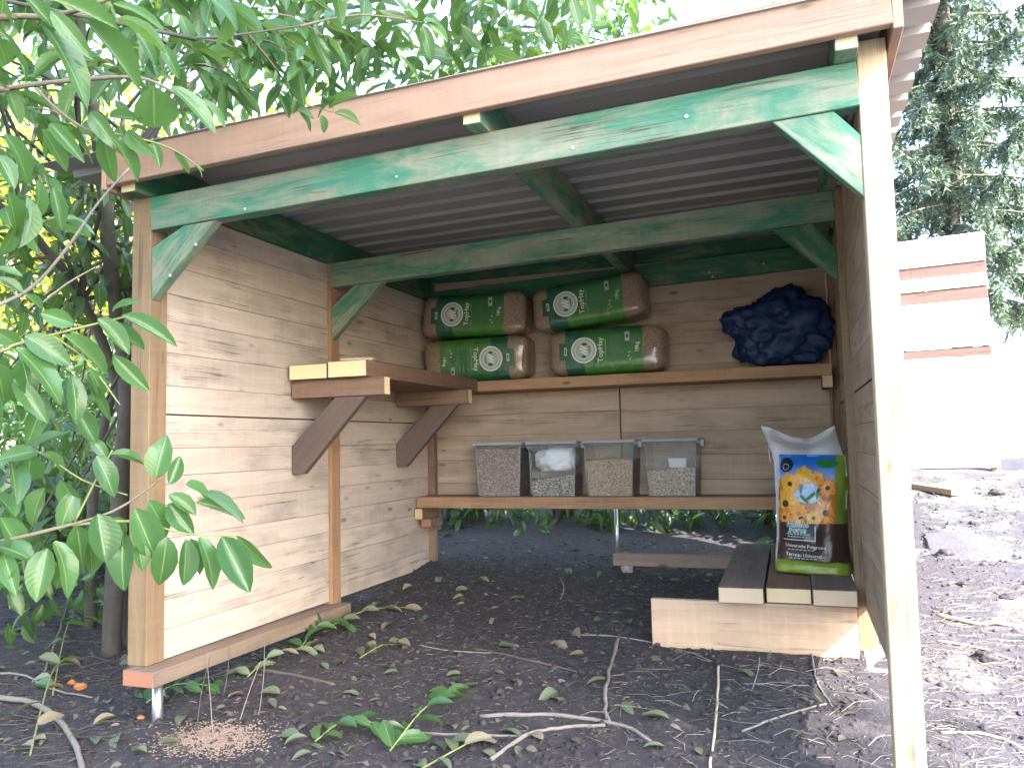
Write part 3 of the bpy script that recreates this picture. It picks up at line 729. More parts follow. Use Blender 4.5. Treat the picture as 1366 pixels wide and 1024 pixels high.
yb = 2.672
storage_box(.625, yb, R(2), .93, G1, 'clear lidded box filled nearly to the brim with pinkish brown pellets', 'pinkish brown pellets filling a clear box almost to the lid', seed=1)
storage_box(1.020, yb, R(1), .36, G2, 'clear lidded box holding grey seed mix and a white plastic bag', 'grey and white seed mix under a white plastic bag', slope=.12, seed=2)
storage_box(1.418, yb, R(-1), .68, G3, 'clear lidded box two thirds full of golden grain', 'golden grain two thirds up a clear box', seed=3)
storage_box(1.826, yb, R(-1.5), .50, G4, 'clear lidded box half full of pale barley with a scoop inside', 'pale barley half filling a clear box', slope=.07, seed=4)
def whitebag():
    bm = bmesh.new(); bmesh.ops.create_icosphere(bm, subdivisions=4, radius=1)
    for v in bm.verts:
        p = v.co.copy(); d = 1+.25*mnoise.noise(p*2.4+Vector((1, 7, 3)))-.3*abs(mnoise.noise(p*4.2))
        v.co = Vector((max(-.147, min(.147, p.x*.16*d)), max(-.108, min(.11, p.y*.118*d)), max(-.075, min(.098, p.z*.105*d))))
    me = bpy.data.meshes.new('white_bag'); bm.to_mesh(me); bm.free(); me.materials.append(simple('thin_white_plastic', (.8, .81, .83), .35, 0, .3, 9, (.5, .53, .57)))
    me.polygons.foreach_set('use_smooth', [True]*len(me.polygons))
    o = bpy.data.objects.new('white_bag', me); COL.objects.link(o); o.location = (1.02, yb, .7655+.245)
    tag(o, 'crumpled white plastic bag lying on seed mix inside a clear box', 'plastic bag')
whitebag()
V, F = frustum(.10, .06, .12, .075, 0, .06); o = mesh_obj('scoop', V, F, simple('white_scoop_plastic', (.62, .63, .63), .5)); o.location = (1.86, yb-.05, .7655+.185)
tag(o, 'small white scoop lying on pale barley inside a clear box', 'scoop')

# ------------------------------------------------------------------ potting soil bag and the white sack behind it
def bag_surface(w, h, d, lean):
    def S_(x, z, lift=0, side=-1):
        """x in [-w/2,w/2], z in [0,h] -> local point on the front (side -1) or back (+1)"""
        u = x/(w/2); v = z/h
        prof = (max(0, 1-abs(u)**3.0))**.6*(.55+.45*math.sin(math.pi*min(1, .12+.9*v)))*(min(1, v/.08)**.5 if v < .08 else 1)*(min(1, (1-v)/.16)**.6 if v > .84 else 1)
        bulge = d/2*prof
        wr = .011*mnoise.noise(Vector((x*11, z*8, 2.2)))+.005*mnoise.noise(Vector((x*26, z*20, 5)))-.006*abs(mnoise.noise(Vector((x*9+z*14, z*5-x*6, 8))))
        pinch = 1-.07*math.sin(math.pi*v)-.07*sstep(.75, 1, v)+.035*mnoise.noise(Vector((v*6, math.copysign(1, x), 3)))
        return Vector((x*pinch, side*(bulge+(wr if side < 0 else 0))+lean*z-(lift if side < 0 else 0), z))
    return S_
def bag_body(name, S_, w, h, mats, parent, zone):
    n, m = 22, 36; V = []; F = []
    for sd in (-1, 1):
        for j in range(m+1):
            for i in range(n+1):
                V.append(S_((i/n-.5)*w, j/m*h, 0, sd))
    o2 = (n+1)*(m+1)
    for j in range(m):
        for i in range(n):
            a = j*(n+1)+i; F.append([a, a+1, a+n+2, a+n+1]); F.append([o2+a+n+1, o2+a+n+2, o2+a+1, o2+a])
    for j in range(m):
        a = j*(n+1); F.append([a, a+n+1, o2+a+n+1, o2+a]); a += n; F.append([a+n+1, a, o2+a, o2+a+n+1])
    for i in range(n):
        F.append([i+1, i, o2+i, o2+i+1]); a = m*(n+1)+i; F.append([a, a+1, o2+a+1, o2+a])
    o = mesh_obj(name, V, F, None, None, smooth=True)
    for mt in mats: o.data.materials.append(mt)
    if zone:
        for p in o.data.polygons: p.material_index = zone(p.center)
    o.parent = parent; return o
def soilbag():
    k = NT('bag_film'); o_ = k.coords((1, 1, 1), rand=False); sx = k.n('SeparateXYZ'); k.l(o_, sx.inputs[0]); z = sx.outputs[2]; x = sx.outputs[0]
    n = k.noise(o_, 14, 4); zz = k.math('ADD', z, k.math('MULTIPLY', k.math('SUBTRACT', n, .5), .012))
    skyc = k.mix(k.math('ADD', k.math('MULTIPLY', k.math('SUBTRACT', z, .40), 7), k.math('MULTIPLY', n, .4), clamp=True), (.40, .55, .72), (.01, .11, .40))
    fl = k.mix(k.ramp(k.noise(o_, 38, 4, .7), [(.4, W3(0)), (.6, W3(1))]), (.42, .10, .015), (.30, .22, .04))
    skyc = k.mix(k.math('LESS_THAN', k.math('ADD', z, k.math('MULTIPLY', n, .12)), .49), skyc, fl)
    c = k.mix(k.math('GREATER_THAN', zz, .235), (.038, .020, .016), skyc)
    c = k.mix(k.math('LESS_THAN', z, .052), c, (.24, .31, .03))
    sidem = k.math('GREATER_THAN', k.math('ADD', x, k.math('MULTIPLY', n, .02)), .118)
    c = k.mix(k.math('MULTIPLY', sidem, k.math('GREATER_THAN', z, .235)), c, (.15, .2, .03))
    k.base(c); k.b.inputs['Roughness'].default_value = .28; k.bump(k.noise(o_, 22, 3, .6), .35, .01)
    w, h, d = .335, .555, .17; lean = .12
    t = empty('potting_soil_bag', (0, 0, 0)); tag(t, 'upright bag of potting soil printed with orange flowers on brown', 'soil bag')
    S_ = bag_surface(w, h, d, lean)
    bag_body('bag', S_, w, h, [k.m], t, None)
    sf = lambda x, z, lift: S_(x, z, lift, -1)
    def flower(cx, cz, r, n, m, mc, l0):
        P = []; F = []
        for i in range(n):
            a = 2*math.pi*i/n+random.uniform(-.1, .1); rr = r*random.uniform(.85, 1.08); b = len(P)
            for q, wd in ((.12, .03), (.5, .105), (.8, .10), (1, .02)):
                for s_ in (-1, 1): P.append((rr*q*math.cos(a)-s_*wd*rr*math.sin(a), rr*q*math.sin(a)+s_*wd*rr*math.cos(a)))
            F += [[b, b+1, b+3, b+2], [b+2, b+3, b+5, b+4], [b+4, b+5, b+7, b+6]]
        P = [(max(-.152-cx, min(.117-cx, x)), max(.232-cz, z)) for x, z in P]
        f = decal('flower_print', (P, F), sf, MAT[m], t, l0, 0, (cx, cz))
        P2 = [(x*.86, z*.86) for x, z in P]; ca, sa = math.cos(math.pi/n), math.sin(math.pi/n)
        P2 = [(max(-.152-cx, min(.117-cx, ca*x-sa*z)), max(.232-cz, sa*x+ca*z)) for x, z in P2]
        q = decal('petal_print', (P2, F), sf, MAT['yellowprint' if m == 'orangeprint' else 'orangeprint'], None, l0+.0009, 0, (cx, cz)); q.parent = f
        c = decal('flower_centre_print', disc2(r*.2, 12), sf, MAT[mc], None, l0+.0025, 0, (cx, cz)); c.parent = f
    decal('lilac_print', disc2(.085, 20, ry=.06), sf, MAT['lilacprint'], t, .0028, 0, (-.02, .385))
    for i, (cx, cz, r, m, mc) in enumerate(((-.125, .32, .085, 'orangeprint', 'brownprint'), (-.06, .275, .06, 'yellowprint', 'orangeprint2'), (.072, .285, .075, 'orangeprint2', 'brownprint'), (-.10, .415, .06, 'orangeprint', 'brownprint'),
                                     (.078, .40, .055, 'orangeprint2', 'brownprint'), (-.035, .455, .05, 'orangeprint', 'yellowprint'), (.015, .26, .045, 'orangeprint', 'brownprint'), (-.13, .255, .045, 'orangeprint2', 'brownprint'), (.03, .445, .04, 'yellowprint', 'orangeprint2'))):
        flower(cx, cz, r, 13, m, mc, .004+.0028*i*.35)
    for cx, cz, a in ((-.045, .40, .3), (0, .36, -.5), (.035, .375, .2), (-.03, .345, 1.2)):
        decal('leaf_print', disc2(.030, 10, ry=.008), sf, MAT['greenprint'], t, .0085, a+1.2, (cx, cz))
    decal('leaf_print', disc2(.055, 14, ry=.02), sf, MAT['greenprint'], t, .006, 0, (.075, .515))
    decal('corner_print', disc2(.035, 14), sf, MAT['navyprint'], t, .005, 0, (-.125, .505))
    decal('corner_mark', ring2(.013, .016, 16), sf, MAT['greyprint'], t, .0075, 0, (-.128, .495))
    lp = decal('label_panel', rect2(-.076, .076, -.036, .036, 8, 4), sf, MAT['navyprint'], t, .011, 0, (-.055, .192))
    for geo in (rect2(-.079, .079, -.0385, -.0355, 8, 1), rect2(.0755, .0785, -.036, .03, 1, 5)):
        d = decal('label_frame', geo, sf, MAT['whiteprint'], None, .013, 0, (-.055, .192)); d.parent = lp
    for off, lift, m, s_ in (((-.062, .226), .0145, 'greenprint', 1.0),):
        for txt, dz in (('Humus', .0), ('Forte', -.026)):
            V_, F_ = text_mesh(txt, .037)
            for ox, oz, mm, lf in ((-.0022, 0, 'whiteprint', .0142), (.0022, 0, 'whiteprint', .0147), (0, -.0022, 'whiteprint', .0152), (0, .0022, 'whiteprint', .0157), (0, 0, 'deepgreenprint', .0175)):
                decal('lettering', (V_, F_), sf, MAT[mm], t, lf, 0, (off[0]+ox, off[1]+dz+oz))
    decal('leaf_print', disc2(.017, 12, ry=.007), sf, MAT['navyprint'], t, .0165, .3, (-.048, .258)); decal('leaf_print', disc2(.019, 12, ry=.009), sf, MAT['whiteprint'], t, .0155, .3, (-.048, .258))
    decal('lettering', text_mesh('Universele Potgrond', .023), sf, MAT['whiteprint'], t, .006, -.03, (-.028, .125))
    decal('lettering', text_mesh('Terreau Universel', .023), sf, MAT['whiteprint'], t, .006, -.03, (-.035, .083))
    for z, a, b in ((.106, -.11, .02), (.066, -.10, .03), (.180, -.115, .0), (.168, -.11, -.01)):
        for i in range(7):
            x0 = a+(b-a)*i/7; decal('small_print', rect2(x0, x0+(b-a)/7*.72, z, z+.0042, 2, 1), sf, MAT['greyprint'], t, .014 if z > .15 else .006)
    # gathered lime coloured foot of the bag
    V = []; F = []; n = 40
    for j, (zz, dd, ww) in enumerate(((.0, .085, .168), (.012, .092, .172), (.02, .084, .169), (.032, .090, .171), (.043, .080, .167), (.056, .072, .160))):
        for i in range(n):
            a = 2*math.pi*i/n; e = abs(math.cos(a))**.5*math.copysign(1, math.cos(a)); f = abs(math.sin(a))**.6*math.copysign(1, math.sin(a))
            V.append((ww*e, dd*f*(1+.16*mnoise.noise(Vector((a*3, j*.9, 1))))+.12*zz, max(0, zz+.010*mnoise.noise(Vector((a*2.5, j*.3, 3))))))
    for j in range(5):
        for i in range(n): F.append([j*n+i, j*n+(i+1) % n, (j+1)*n+(i+1) % n, (j+1)*n+i])
    F.append(list(range(n))[::-1]); F.append([5*n+i for i in range(n)])
    o = mesh_obj('folded_foot', V, F, MAT['lime'], None, smooth=True); o.parent = t
    t.location = (2.648, 1.72, .442); t.scale = (1.07,)*3; t.rotation_euler = (0, R(1.5), R(-7))
soilbag()
def sack():
    w, h, d = .345, .66, .05; t = empty('white_sack', (0, 0, 0)); tag(t, 'limp empty off-white sack standing behind the potting soil bag', 'sack')
    S_ = bag_surface(w, h, d, .10)
    def S2(x, z, lift=0, side=-1):
        p = S_(x, z, lift, side); v = sstep(.75, 1, z/h)
        return p+Vector((-.03*v*(x < 0)-.02*v, -.10*v*sstep(.8, 1, z/h)+.035*math.sin(x*30)*v, -.05*v*sstep(-.1, .1, x)*(1-abs(x)/.2)-.02*v*math.sin((x+.1)*16)))
    bag_body('sack', S2, w, h, [MAT['paperwhite']], t, None)
    V, F = tube_geo(smooth_path([(-.172, .01, .64), (-.176, -.02, .56), (-.172, -.02, .50)]), [.0022]*9, 5); o = mesh_obj('string', V, F, MAT['paperwhite'], None); o.parent = t
    t.location = (2.648, 1.86, .448); t.scale = (1.07, 1.07, 1.1); t.rotation_euler = (R(2), 0, R(-5))
sack()
# brush on the bracket shelf
b = empty('scrubbing_brush', (.30, 1.22, 1.589)); tag(b, 'small pale scrubbing brush lying bristles down on the bracket shelf', 'brush')
bm = chamfer_box(.19, .055, .016, .006); me = bpy.data.meshes.new('brush_back'); bm.to_mesh(me); bm.free(); me.materials.append(MAT['brushwood'])
o = bpy.data.objects.new('brush_back', me); link(o, b); o.location = (0, 0, .031)
V = []; F = []
for i in range(17):
    for j in range(5):
        x = -.085+i*.0106; y = -.02+j*.01
        for q in range(3): tube_geo([(x+random.uniform(-.002, .002), y+random.uniform(-.002, .002), .0235), (x+random.uniform(-.004, .004), y+random.uniform(-.004, .004), .0)], [.0012, .0008], 3, V, F)
o = mesh_obj('bristles', V, F, MAT['bristle'], None); o.parent = b; tag(o, kind='stuff'); b.rotation_euler.z = R(12)

# ------------------------------------------------------------------ things out on the right
pt = empty('board_partition', (4.05, 6.05, .8)); tag(pt, 'tall sunlit pale board screen standing in the mud beside the shelter', 'screen')
A0, A1 = at(1207, 625, 'y', 6.0), at(1334, 622, 'y', 5.86); A0.z = .79; A1.z = .79; dirp = (A1-A0).normalized(); nrm = Vector((dirp.y, -dirp.x, 0))
zc = .80
rows = [(.50, 'whiteboard', 0), (.56, 'whiteboard', .0), (.09, 'redboard', -.012), (.11, 'whiteboard', 0), (.34, 'whiteboard', 0), (.12, 'redboard', -.012), (.13, 'whiteboard', 0), (.11, 'redboard', -.012), (.28, 'whiteboard', 0)]
for hh, mt, off in rows:
    z0, z1 = zc+.003, zc+hh-.003
    a = A0+nrm*off; c_ = A1+nrm*off
    board('plank', (a.x, a.y, (z0+z1)/2), (c_.x, c_.y, (z0+z1)/2), .03, z1-z0, MAT[mt], pt, c=.003); zc += hh
for f in (.06, .94):
    p = A0.lerp(A1, f)-nrm*.05; board('batten', (p.x, p.y, .6), (p.x, p.y, 3.0), .06, .05, MAT['post'], pt, up=(1, 0, 0))
p0 = gp(1238, 655); p1 = gp(1277, 662)
d_ = (p1-p0).normalized(); q0 = p0-d_*.45
for w_, h_, nm in ((.10, .05, 'timber_offcut'),):
    o = board(nm, (q0.x, q0.y, gz(q0.x, q0.y)+.03), (p1.x, p1.y, gz(p1.x, p1.y)+.03), w_, h_, MAT['fascia']); tag(o, 'short tan timber offcut lying on the mud before the board screen', 'timber')
def slab():
    pix = [(1232, 714), (1268, 712), (1302, 713), (1330, 726), (1352, 739), (1338, 747), (1298, 748), (1256, 749), (1240, 738)]
    P_ = [gp(*q) for q in pix]; n = len(P_); c = sum(P_, Vector())/n; V = []; F = []
    for dz, k in ((-.06, 1.0), (.012, 1.0), (.022, .96)):
        for p in P_: q = c+(p-c)*k; V.append((q.x, q.y, gz0(q.x, q.y)+dz+.008*mnoise.noise(q*3)))
    for l in range(2):
        for i in range(n): F.append([l*n+i, l*n+(i+1) % n, (l+1)*n+(i+1) % n, (l+1)*n+i])
    V.append((c.x, c.y, gz0(c.x, c.y)+.022))
    for i in range(n): F.append([2*n+i, 2*n+(i+1) % n, 3*n])
    o = mesh_obj('stone_slab', V, F, simple('pale_slab', (.105, .10, .115), .9, 0, .9, 9, (.045, .043, .05), bump=.8)); tag(o, 'flat pale stone slab sunk in the mud beside the shelter', 'slab')
slab()
for i, (u, v, s) in enumerate(((1262, 742, .055), (1316, 880, .05), (1300, 700, .035), (1345, 800, .04), (1330, 660, .06), (1285, 780, .03))):
    p = gp(u, v); o = lump('soil_clod', (p.x, p.y, p.z+s*.25), (s, s*.8, s*.55), MAT['soil'], i, 3, .5); tag(o, 'lump of dark earth lying on the mud beside the shelter', 'clod', 'earth clods on the mud')

# ------------------------------------------------------------------ leaves
def leaf_template(nu=6, curl=.22, fold=.10, wave=0.0, blunt=1.0):
    """unit leaf along +X, half width 1 (scaled later) along Y; returns verts, faces, uvs"""
    V = []; U = []; F = []
    for i in range(nu+1):
        t = .45*i/nu+.55*(1-math.cos(math.pi*i/nu))/2
        hw = .5*(math.sin(math.pi*min(1, t**.9)))**.68 if 0 < t < 1 else .03
        for s in (-1, -.5, 0, .5, 1):
            y = hw*s; z = -curl*t*t+fold*abs(s)*hw*1.6+wave*math.sin(t*9+s*2)*abs(s)
            V.append((t, y, z)); U.append((t, .5+.5*s))
    for i in range(nu):
        for j in range(4): a = i*5+j; F.append([a, a+1, a+6, a+5])
    return V, F, U
LEAFMESH = {}
def leaf_mesh(mat, k):
    key = (mat, k)
    if key not in LEAFMESH:
        V, F, U = leaf_template(6, (.16, .30, .05, .40)[k], (.22, .12, .30, .16)[k], (.0, .02, .012, .03)[k])
        o = mesh_obj('leaf', V, F, MAT[mat], None, True, U); LEAFMESH[key] = o.data; bpy.data.objects.remove(o)
    return LEAFMESH[key]
def leaf_frame(base, tip, nrm):
    x = tip-base; L = x.length; x.normalize(); n = nrm-x*nrm.dot(x)
    if n.length < 1e-4: n = Vector((0, 0, 1))-x*x.z
    n.normalize(); y = n.cross(x)
    return x, y, n, L
def put_leaf(base, tip, nrm, parent, mat='laurel', wr=.40, name='leaf'):
    x, y, n, L = leaf_frame(base, tip, nrm)
    o = bpy.data.objects.new(name, leaf_mesh(mat, random.randrange(4)))
    w = L*wr
    m = Matrix(((x.x*L, y.x*w, n.x*L, base.x), (x.y*L, y.y*w, n.y*L, base.y), (x.z*L, y.z*w, n.z*L, base.z), (0, 0, 0, 1)))
    COL.objects.link(o); o.matrix_basis = m
    if parent is not None: o.parent = parent; o.matrix_parent_inverse = Matrix.Translation(-Vector(parent.location))
    return o
def bulk_leaves(name, B, X, N, L, WR, mat, parent, nu=4, curl=.2, fold=.2):
    """many leaves as one mesh: B base, X axis, N normal (arrays), L length, WR width ratio"""
    V = []; U = []; F = []
    for i in range(nu+1):
        t = i/nu; hw = .5*(math.sin(math.pi*t**.85))**.72 if 0 < t < 1 else .03
        for s in (-1, 0, 1): V.append((t, hw*s, -curl*t*t+fold*abs(s)*hw)); U.append((t, .5+.5*s))
    for i in range(nu):
        for j in range(2): a = i*3+j; F.append([a, a+1, a+4, a+3])
    T = np.array(V); m = len(T); n = len(B)
    X = X/np.linalg.norm(X, axis=1, keepdims=True); N = N-X*(N*X).sum(1, keepdims=True); N /= np.maximum(1e-6, np.linalg.norm(N, axis=1, keepdims=True)); Y = np.cross(N, X)
    P = B[:, None, :]+L[:, None, None]*(T[None, :, 0:1]*X[:, None, :]+T[None, :, 1:2]*WR[:, None, None]*Y[:, None, :]+T[None, :, 2:3]*N[:, None, :])
    P = P.reshape(-1, 3); FF = (np.array(F)[None]+(np.arange(n)*m)[:, None, None]).reshape(-1, 4)
    me = bpy.data.meshes.new(name); me.vertices.add(len(P)); me.vertices.foreach_set('co', P.astype(np.float32).ravel())
    me.loops.add(FF.size); me.loops.foreach_set('vertex_index', FF.astype(np.int32).ravel())
    me.polygons.add(len(FF)); me.polygons.foreach_set('loop_start', np.arange(0, FF.size, 4, dtype=np.int32))
    me.polygons.foreach_set('use_smooth', np.ones(len(FF), dtype=bool))
    UV = np.tile(np.array(U), (n, 1)); ul = me.uv_layers.new(name='UVMap'); ul.data.foreach_set('uv', UV[FF.ravel()].astype(np.float32).ravel())
    ra = me.attributes.new('rnd', 'FLOAT', 'POINT'); ra.data.foreach_set('value', np.repeat(rng.random(n), m).astype(np.float32))
    me.materials.append(MAT[mat]); me.update(calc_edges=True); me.validate()
    o = bpy.data.objects.new(name, me); COL.objects.link(o); tag(o, kind='stuff')
    if parent is not None: o.parent = parent; o.matrix_parent_inverse = Matrix.Translation(-Vector(parent.location))
    return o
def nrmd(v): return v/np.maximum(1e-6, np.linalg.norm(v, axis=1, keepdims=True))
def spray_points(tips, per, spread, lo=.09, hi=.15, droop=.5):
    """leaf arrays gathered round twig ends"""
    T = np.repeat(np.array([tuple(t) for t in tips]), per, axis=0); n = len(T)
    off = rng.normal(size=(n, 3))*spread; B = T+off
    X = nrmd(off/spread*.6+rng.normal(size=(n, 3))*.7+np.array([0, 0, -droop]))
    N = nrmd(rng.normal(size=(n, 3))*.55+np.array([.25, -.25, 1.0])); return B, X, N, rng.uniform(lo, hi, n), rng.uniform(.34, .46, n)

# ---- laurel in front of the shelter's near left post: placed leaf by leaf on its branches
LF = empty('laurel_tree', (.25, -1.75, gz(.25, -1.75)))
tag(LF, 'large leaved laurel reaching its branches in front of the shelter post', 'laurel')
base = Vector(LF.location)
tube('trunk', [base-Vector((0, 0, .1)), base+Vector((.05, .03, .6)), base+Vector((.0, .12, 1.3)), base+Vector((.12, .2, 2.1)), base+Vector((.2, .5, 2.7))], .055, .02, MAT['bark'], LF, 9)
def fbranch(pix, r0, r1, mat='twig', start=None):
    pts = ([start] if start else [])+[px(u, v, d) for u, v, d in pix]; tube('branch', pts, r0, r1, MAT[mat], LF, 6); return pts
TK = lambda h: base+Vector((.03, .08+.04*h, h))
fbranch([(-60, 735, 2.1), (0, 722, 2.05), (60, 708, 2.0), (150, 682, 1.97), (213, 640, 1.95)], .007, .0022, start=TK(.75))
fbranch([(95, 700, 1.99), (178, 695, 1.96), (250, 712, 1.93), (318, 714, 1.9)], .0035, .0016, 'greentwig')
fbranch([(100, 695, 1.98), (128, 640, 1.96), (150, 600, 1.95)], .003, .0016, 'greentwig')
fbranch([(0, 612, 2.05), (45, 600, 2.02), (110, 640, 2.0), (170, 660, 1.97)], .003, .0016, 'greentwig', start=TK(.95))
fbranch([(-40, 480, 1.9), (20, 460, 1.86), (95, 440, 1.83), (178, 420, 1.8)], .005, .0018, 'greentwig', start=TK(1.25))
fbranch([(70, 448, 1.84), (115, 480, 1.82), (160, 540, 1.8)], .0028, .0015, 'greentwig')
fbranch([(-40, 25, 1.6), (20, 22, 1.56), (62, 22, 1.54), (110, 12, 1.52), (160, -8, 1.5)], .006, .003, start=TK(2.2))
fbranch([(-40, 122, 1.75), (10, 118, 1.7), (70, 110, 1.66), (170, 103, 1.62), (215, 114, 1.6), (252, 140, 1.58)], .006, .002, start=TK(2.0))
fbranch([(48, 118, 1.66), (75, 145, 1.65), (110, 170, 1.64), (152, 188, 1.62)], .003, .0016, 'twig')
fbranch([(-30, 420, 2.4), (40, 385, 2.35), (90, 330, 2.3), (130, 272, 2.25), (172, 225, 2.2)], .006, .0025, 'deadtwig', start=TK(1.2))
fbranch([(55, 405, 2.3), (90, 378, 2.28), (128, 356, 2.26)], .003, .0015, 'deadtwig')
fbranch([(200, 40, 2.0), (250, 50, 2.05), (285, 50, 2.1), (330, 45, 2.2), (400, 35, 2.3)], .005, .0025, 'bark', start=TK(2.4))
fbranch([(205, 190, 1.66), (240, 205, 1.68), (272, 228, 1.7)], .0025, .0012, 'greentwig', start=px(150, 178, 1.63))
LEAVES = [  # base px, tip px, distance, width ratio
 (63,731,46,801,2.0,.5),(72,722,109,787,1.98,.42),(44,748,-8,712,2.0,.5),(130,685,143,750,1.96,.62),(179,678,209,746,1.94,.52),(197,667,232,718,1.95,.45),
 (222,716,216,783,1.93,.5),(248,719,246,781,1.92,.44),(253,718,271,766,1.93,.35),(266,716,297,778,1.9,.42),(296,716,333,789,1.89,.46),(316,714,356,764,1.9,.34),
 (165,710,155,781,1.97,.5),(183,725,193,760,1.95,.6),(102,700,113,763,2.0,.5),(225,671,258,712,1.96,.5),(262,670,328,691,1.93,.28),(121,585,144,609,1.96,.5),
 (128,608,156,655,1.95,.5),(148,606,193,618,1.94,.36),(208,638,215,584,1.92,.62),(226,646,240,608,1.93,.48),(225,660,262,686,1.95,.5),(248,645,294,664,1.93,.6),
 (271,657,326,691,1.92,.3),(81,640,107,682,2.0,.5),(46,595,78,570,2.0,.5),(49,602,3,606,2.0,.55),(40,604,38,647,2.0,.66),(60,604,99,632,1.98,.45),(14,611,24,672,2.02,.4),
 (60,650,30,700,2.03,.5),(100,655,80,705,2.02,.5),(20,690,-5,640,2.02,.5),(0,690,30,740,2.03,.5),(118,720,128,768,2.0,.5),(30,750,-5,790,2.0,.5),(90,745,70,790,2.05,.4),(205,690,190,735,1.98,.45),(150,690,175,720,1.99,.45),(5,740,20,790,2.02,.4),
 (162,421,238,456,1.78,.30),(54,418,101,432,1.82,.55),(130,425,173,472,1.8,.4),(134,432,200,464,1.8,.28),(84,446,150,497,1.82,.32),(151,474,199,521,1.8,.36),(33,448,93,480,1.83,.5),
 (21,464,96,526,1.82,.42),(28,478,45,522,1.85,.6),(120,492,146,535,1.8,.36),(116,502,152,563,1.82,.18),(-8,482,15,547,1.85,.5),(18,506,61,556,1.85,.35),(21,541,38,570,1.85,.5),
 (-10,440,28,462,1.85,.55),(-5,372,33,392,1.95,.42),(33,393,61,412,1.95,.4),(-4,358,28,362,1.95,.4),(150,415,176,395,1.8,.32),(95,500,110,560,1.86,.4),(60,530,40,590,1.9,.4),(100,545,130,590,1.92,.5),(-6,520,-2,580,1.85,.5),
 (56,30,134,129,1.5,.36),(67,14,119,72,1.48,.34),(112,25,197,118,1.5,.32),(155,25,223,70,1.5,.28),(60,-4,160,38,1.5,.30),(151,5,232,32,1.5,.2),(204,114,207,172,1.58,.85),(229,116,293,164,1.58,.34),
 (267,134,310,164,1.58,.34),(56,172,93,229,1.62,.32),(67,165,110,212,1.62,.3),(7,179,54,244,1.6,.38),(-3,207,21,248,1.6,.5),(151,186,185,242,1.6,.32),(169,176,206,208,1.62,.4),(-4,50,14,92,1.55,.6),
 (14,67,50,106,1.58,.3),(146,155,191,159,1.62,.32),(138,176,148,247,1.64,.34),(278,-5,331,34,1.9,.5),(302,22,302,68,1.95,.7),(204,190,214,222,1.66,.4),(232,202,253,232,1.68,.28),(258,218,276,233,1.7,.4),
 (30,-10,75,40,1.5,.4),(5,-5,-5,50,1.5,.5),(160,168,172,215,1.64,.45),(120,150,150,190,1.64,.4),(10,120,30,165,1.7,.4),(105,110,85,160,1.68,.4),(215,60,240,100,1.9,.4),(240,20,262,62,2.0,.42),(180,40,215,85,1.9,.36),
 (10,255,30,320,2.0,.36),(35,262,28,330,2.05,.36),(50,240,60,300,2.05,.36),(70,250,85,305,2.1,.36),(20,300,8,345,2.05,.4)]
for (u0, v0, u1, v1, d, wr) in LEAVES:
    b0 = px(u0, v0, d); t0 = px(u1, v1, d+random.uniform(-.05, .05))
    nrm = (CAM-b0).normalized()*.8+Vector((0, 0, 1))*.5+Vector((random.gauss(0, .3), random.gauss(0, .3), random.gauss(0, .15)))
    put_leaf(b0, t0, nrm, LF, 'laurel', wr*1.05)
# further sprays of the same tree, higher up and to its back
tips = []
for (u, v, d) in [(250, 20, 2.3), (300, 60, 2.4), (340, 30, 2.3), (280, 90, 2.5), (390, 60, 2.5), (420, 20, 2.5), (360, 110, 2.6), (330, -20, 2.2), (150, 70, 2.4), (100, 200, 2.6), (40, 150, 2.5), (20, 60, 2.4),
                  (445, 75, 2.7), (400, 110, 2.6), (70, 260, 2.7), (20, 330, 2.6), (470, 40, 2.8), (230, 0, 2.4), (120, 10, 2.3), (180, 130, 2.7), (385, 140, 2.5)]:
    tips.append(px(u, v, d))
cnt = 0
for t in tips:
    q = t+Vector((random.gauss(0, .05), random.gauss(0, .05), .05)); s = q+Vector((-.25, -.02, .12))
    tube('branch', [s, (s+q)/2+Vector((0, 0, .03)), q], .004, .0015, MAT['twig'], LF, 5, 3)
    for i in range(9):
        f = i/8; b0 = s.lerp(q, f); a = random.uniform(0, 6.28)
        dr = (q-s).normalized()*.5+Vector((math.cos(a), math.sin(a), random.uniform(-.9, .1)))*.8
        t0 = b0+dr.normalized()*random.uniform(.09, .14)
        put_leaf(b0, t0, Vector((random.gauss(0, .4), -.3+random.gauss(0, .4), 1)), LF, 'laurel', random.uniform(.34, .44)); cnt += 1
# leaves over the roof edge
for (u0, v0, u1, v1, wr) in [(390,143,420,152,.5),(400,150,421,174,.5),(428,154,437,177,.55),(446,151,481,166,.42),(439,145,477,126,.4),(385,120,400,150,.5),(410,120,390,148,.4),(430,128,450,142,.4),(450,130,418,146,.35),(372,128,386,158,.4),
                             (563,32,555,63,.55),(563,34,579,77,.42),(566,32,598,56,.5),(565,28,596,32,.5),(560,30,538,46,.5),(556,25,545,5,.5)]:
    d = 2.75; b0 = px(u0, v0, d); t0 = px(u1, v1, d+random.uniform(-.05, .05)); put_leaf(b0, t0, (CAM-b0).normalized()*.7+Vector((0, 0, .7)), LF, 'laurel', wr)
tube('branch', [px(330, 45, 2.3), px(370, 95, 2.55), px(400, 135, 2.72), px(445, 150, 2.75)], .004, .0015, MAT['twig'], LF, 5)
tube('branch', [px(400, 35, 2.35), px(480, 20, 2.6), px(563, 30, 2.75)], .004, .0015, MAT['twig'], LF, 5)

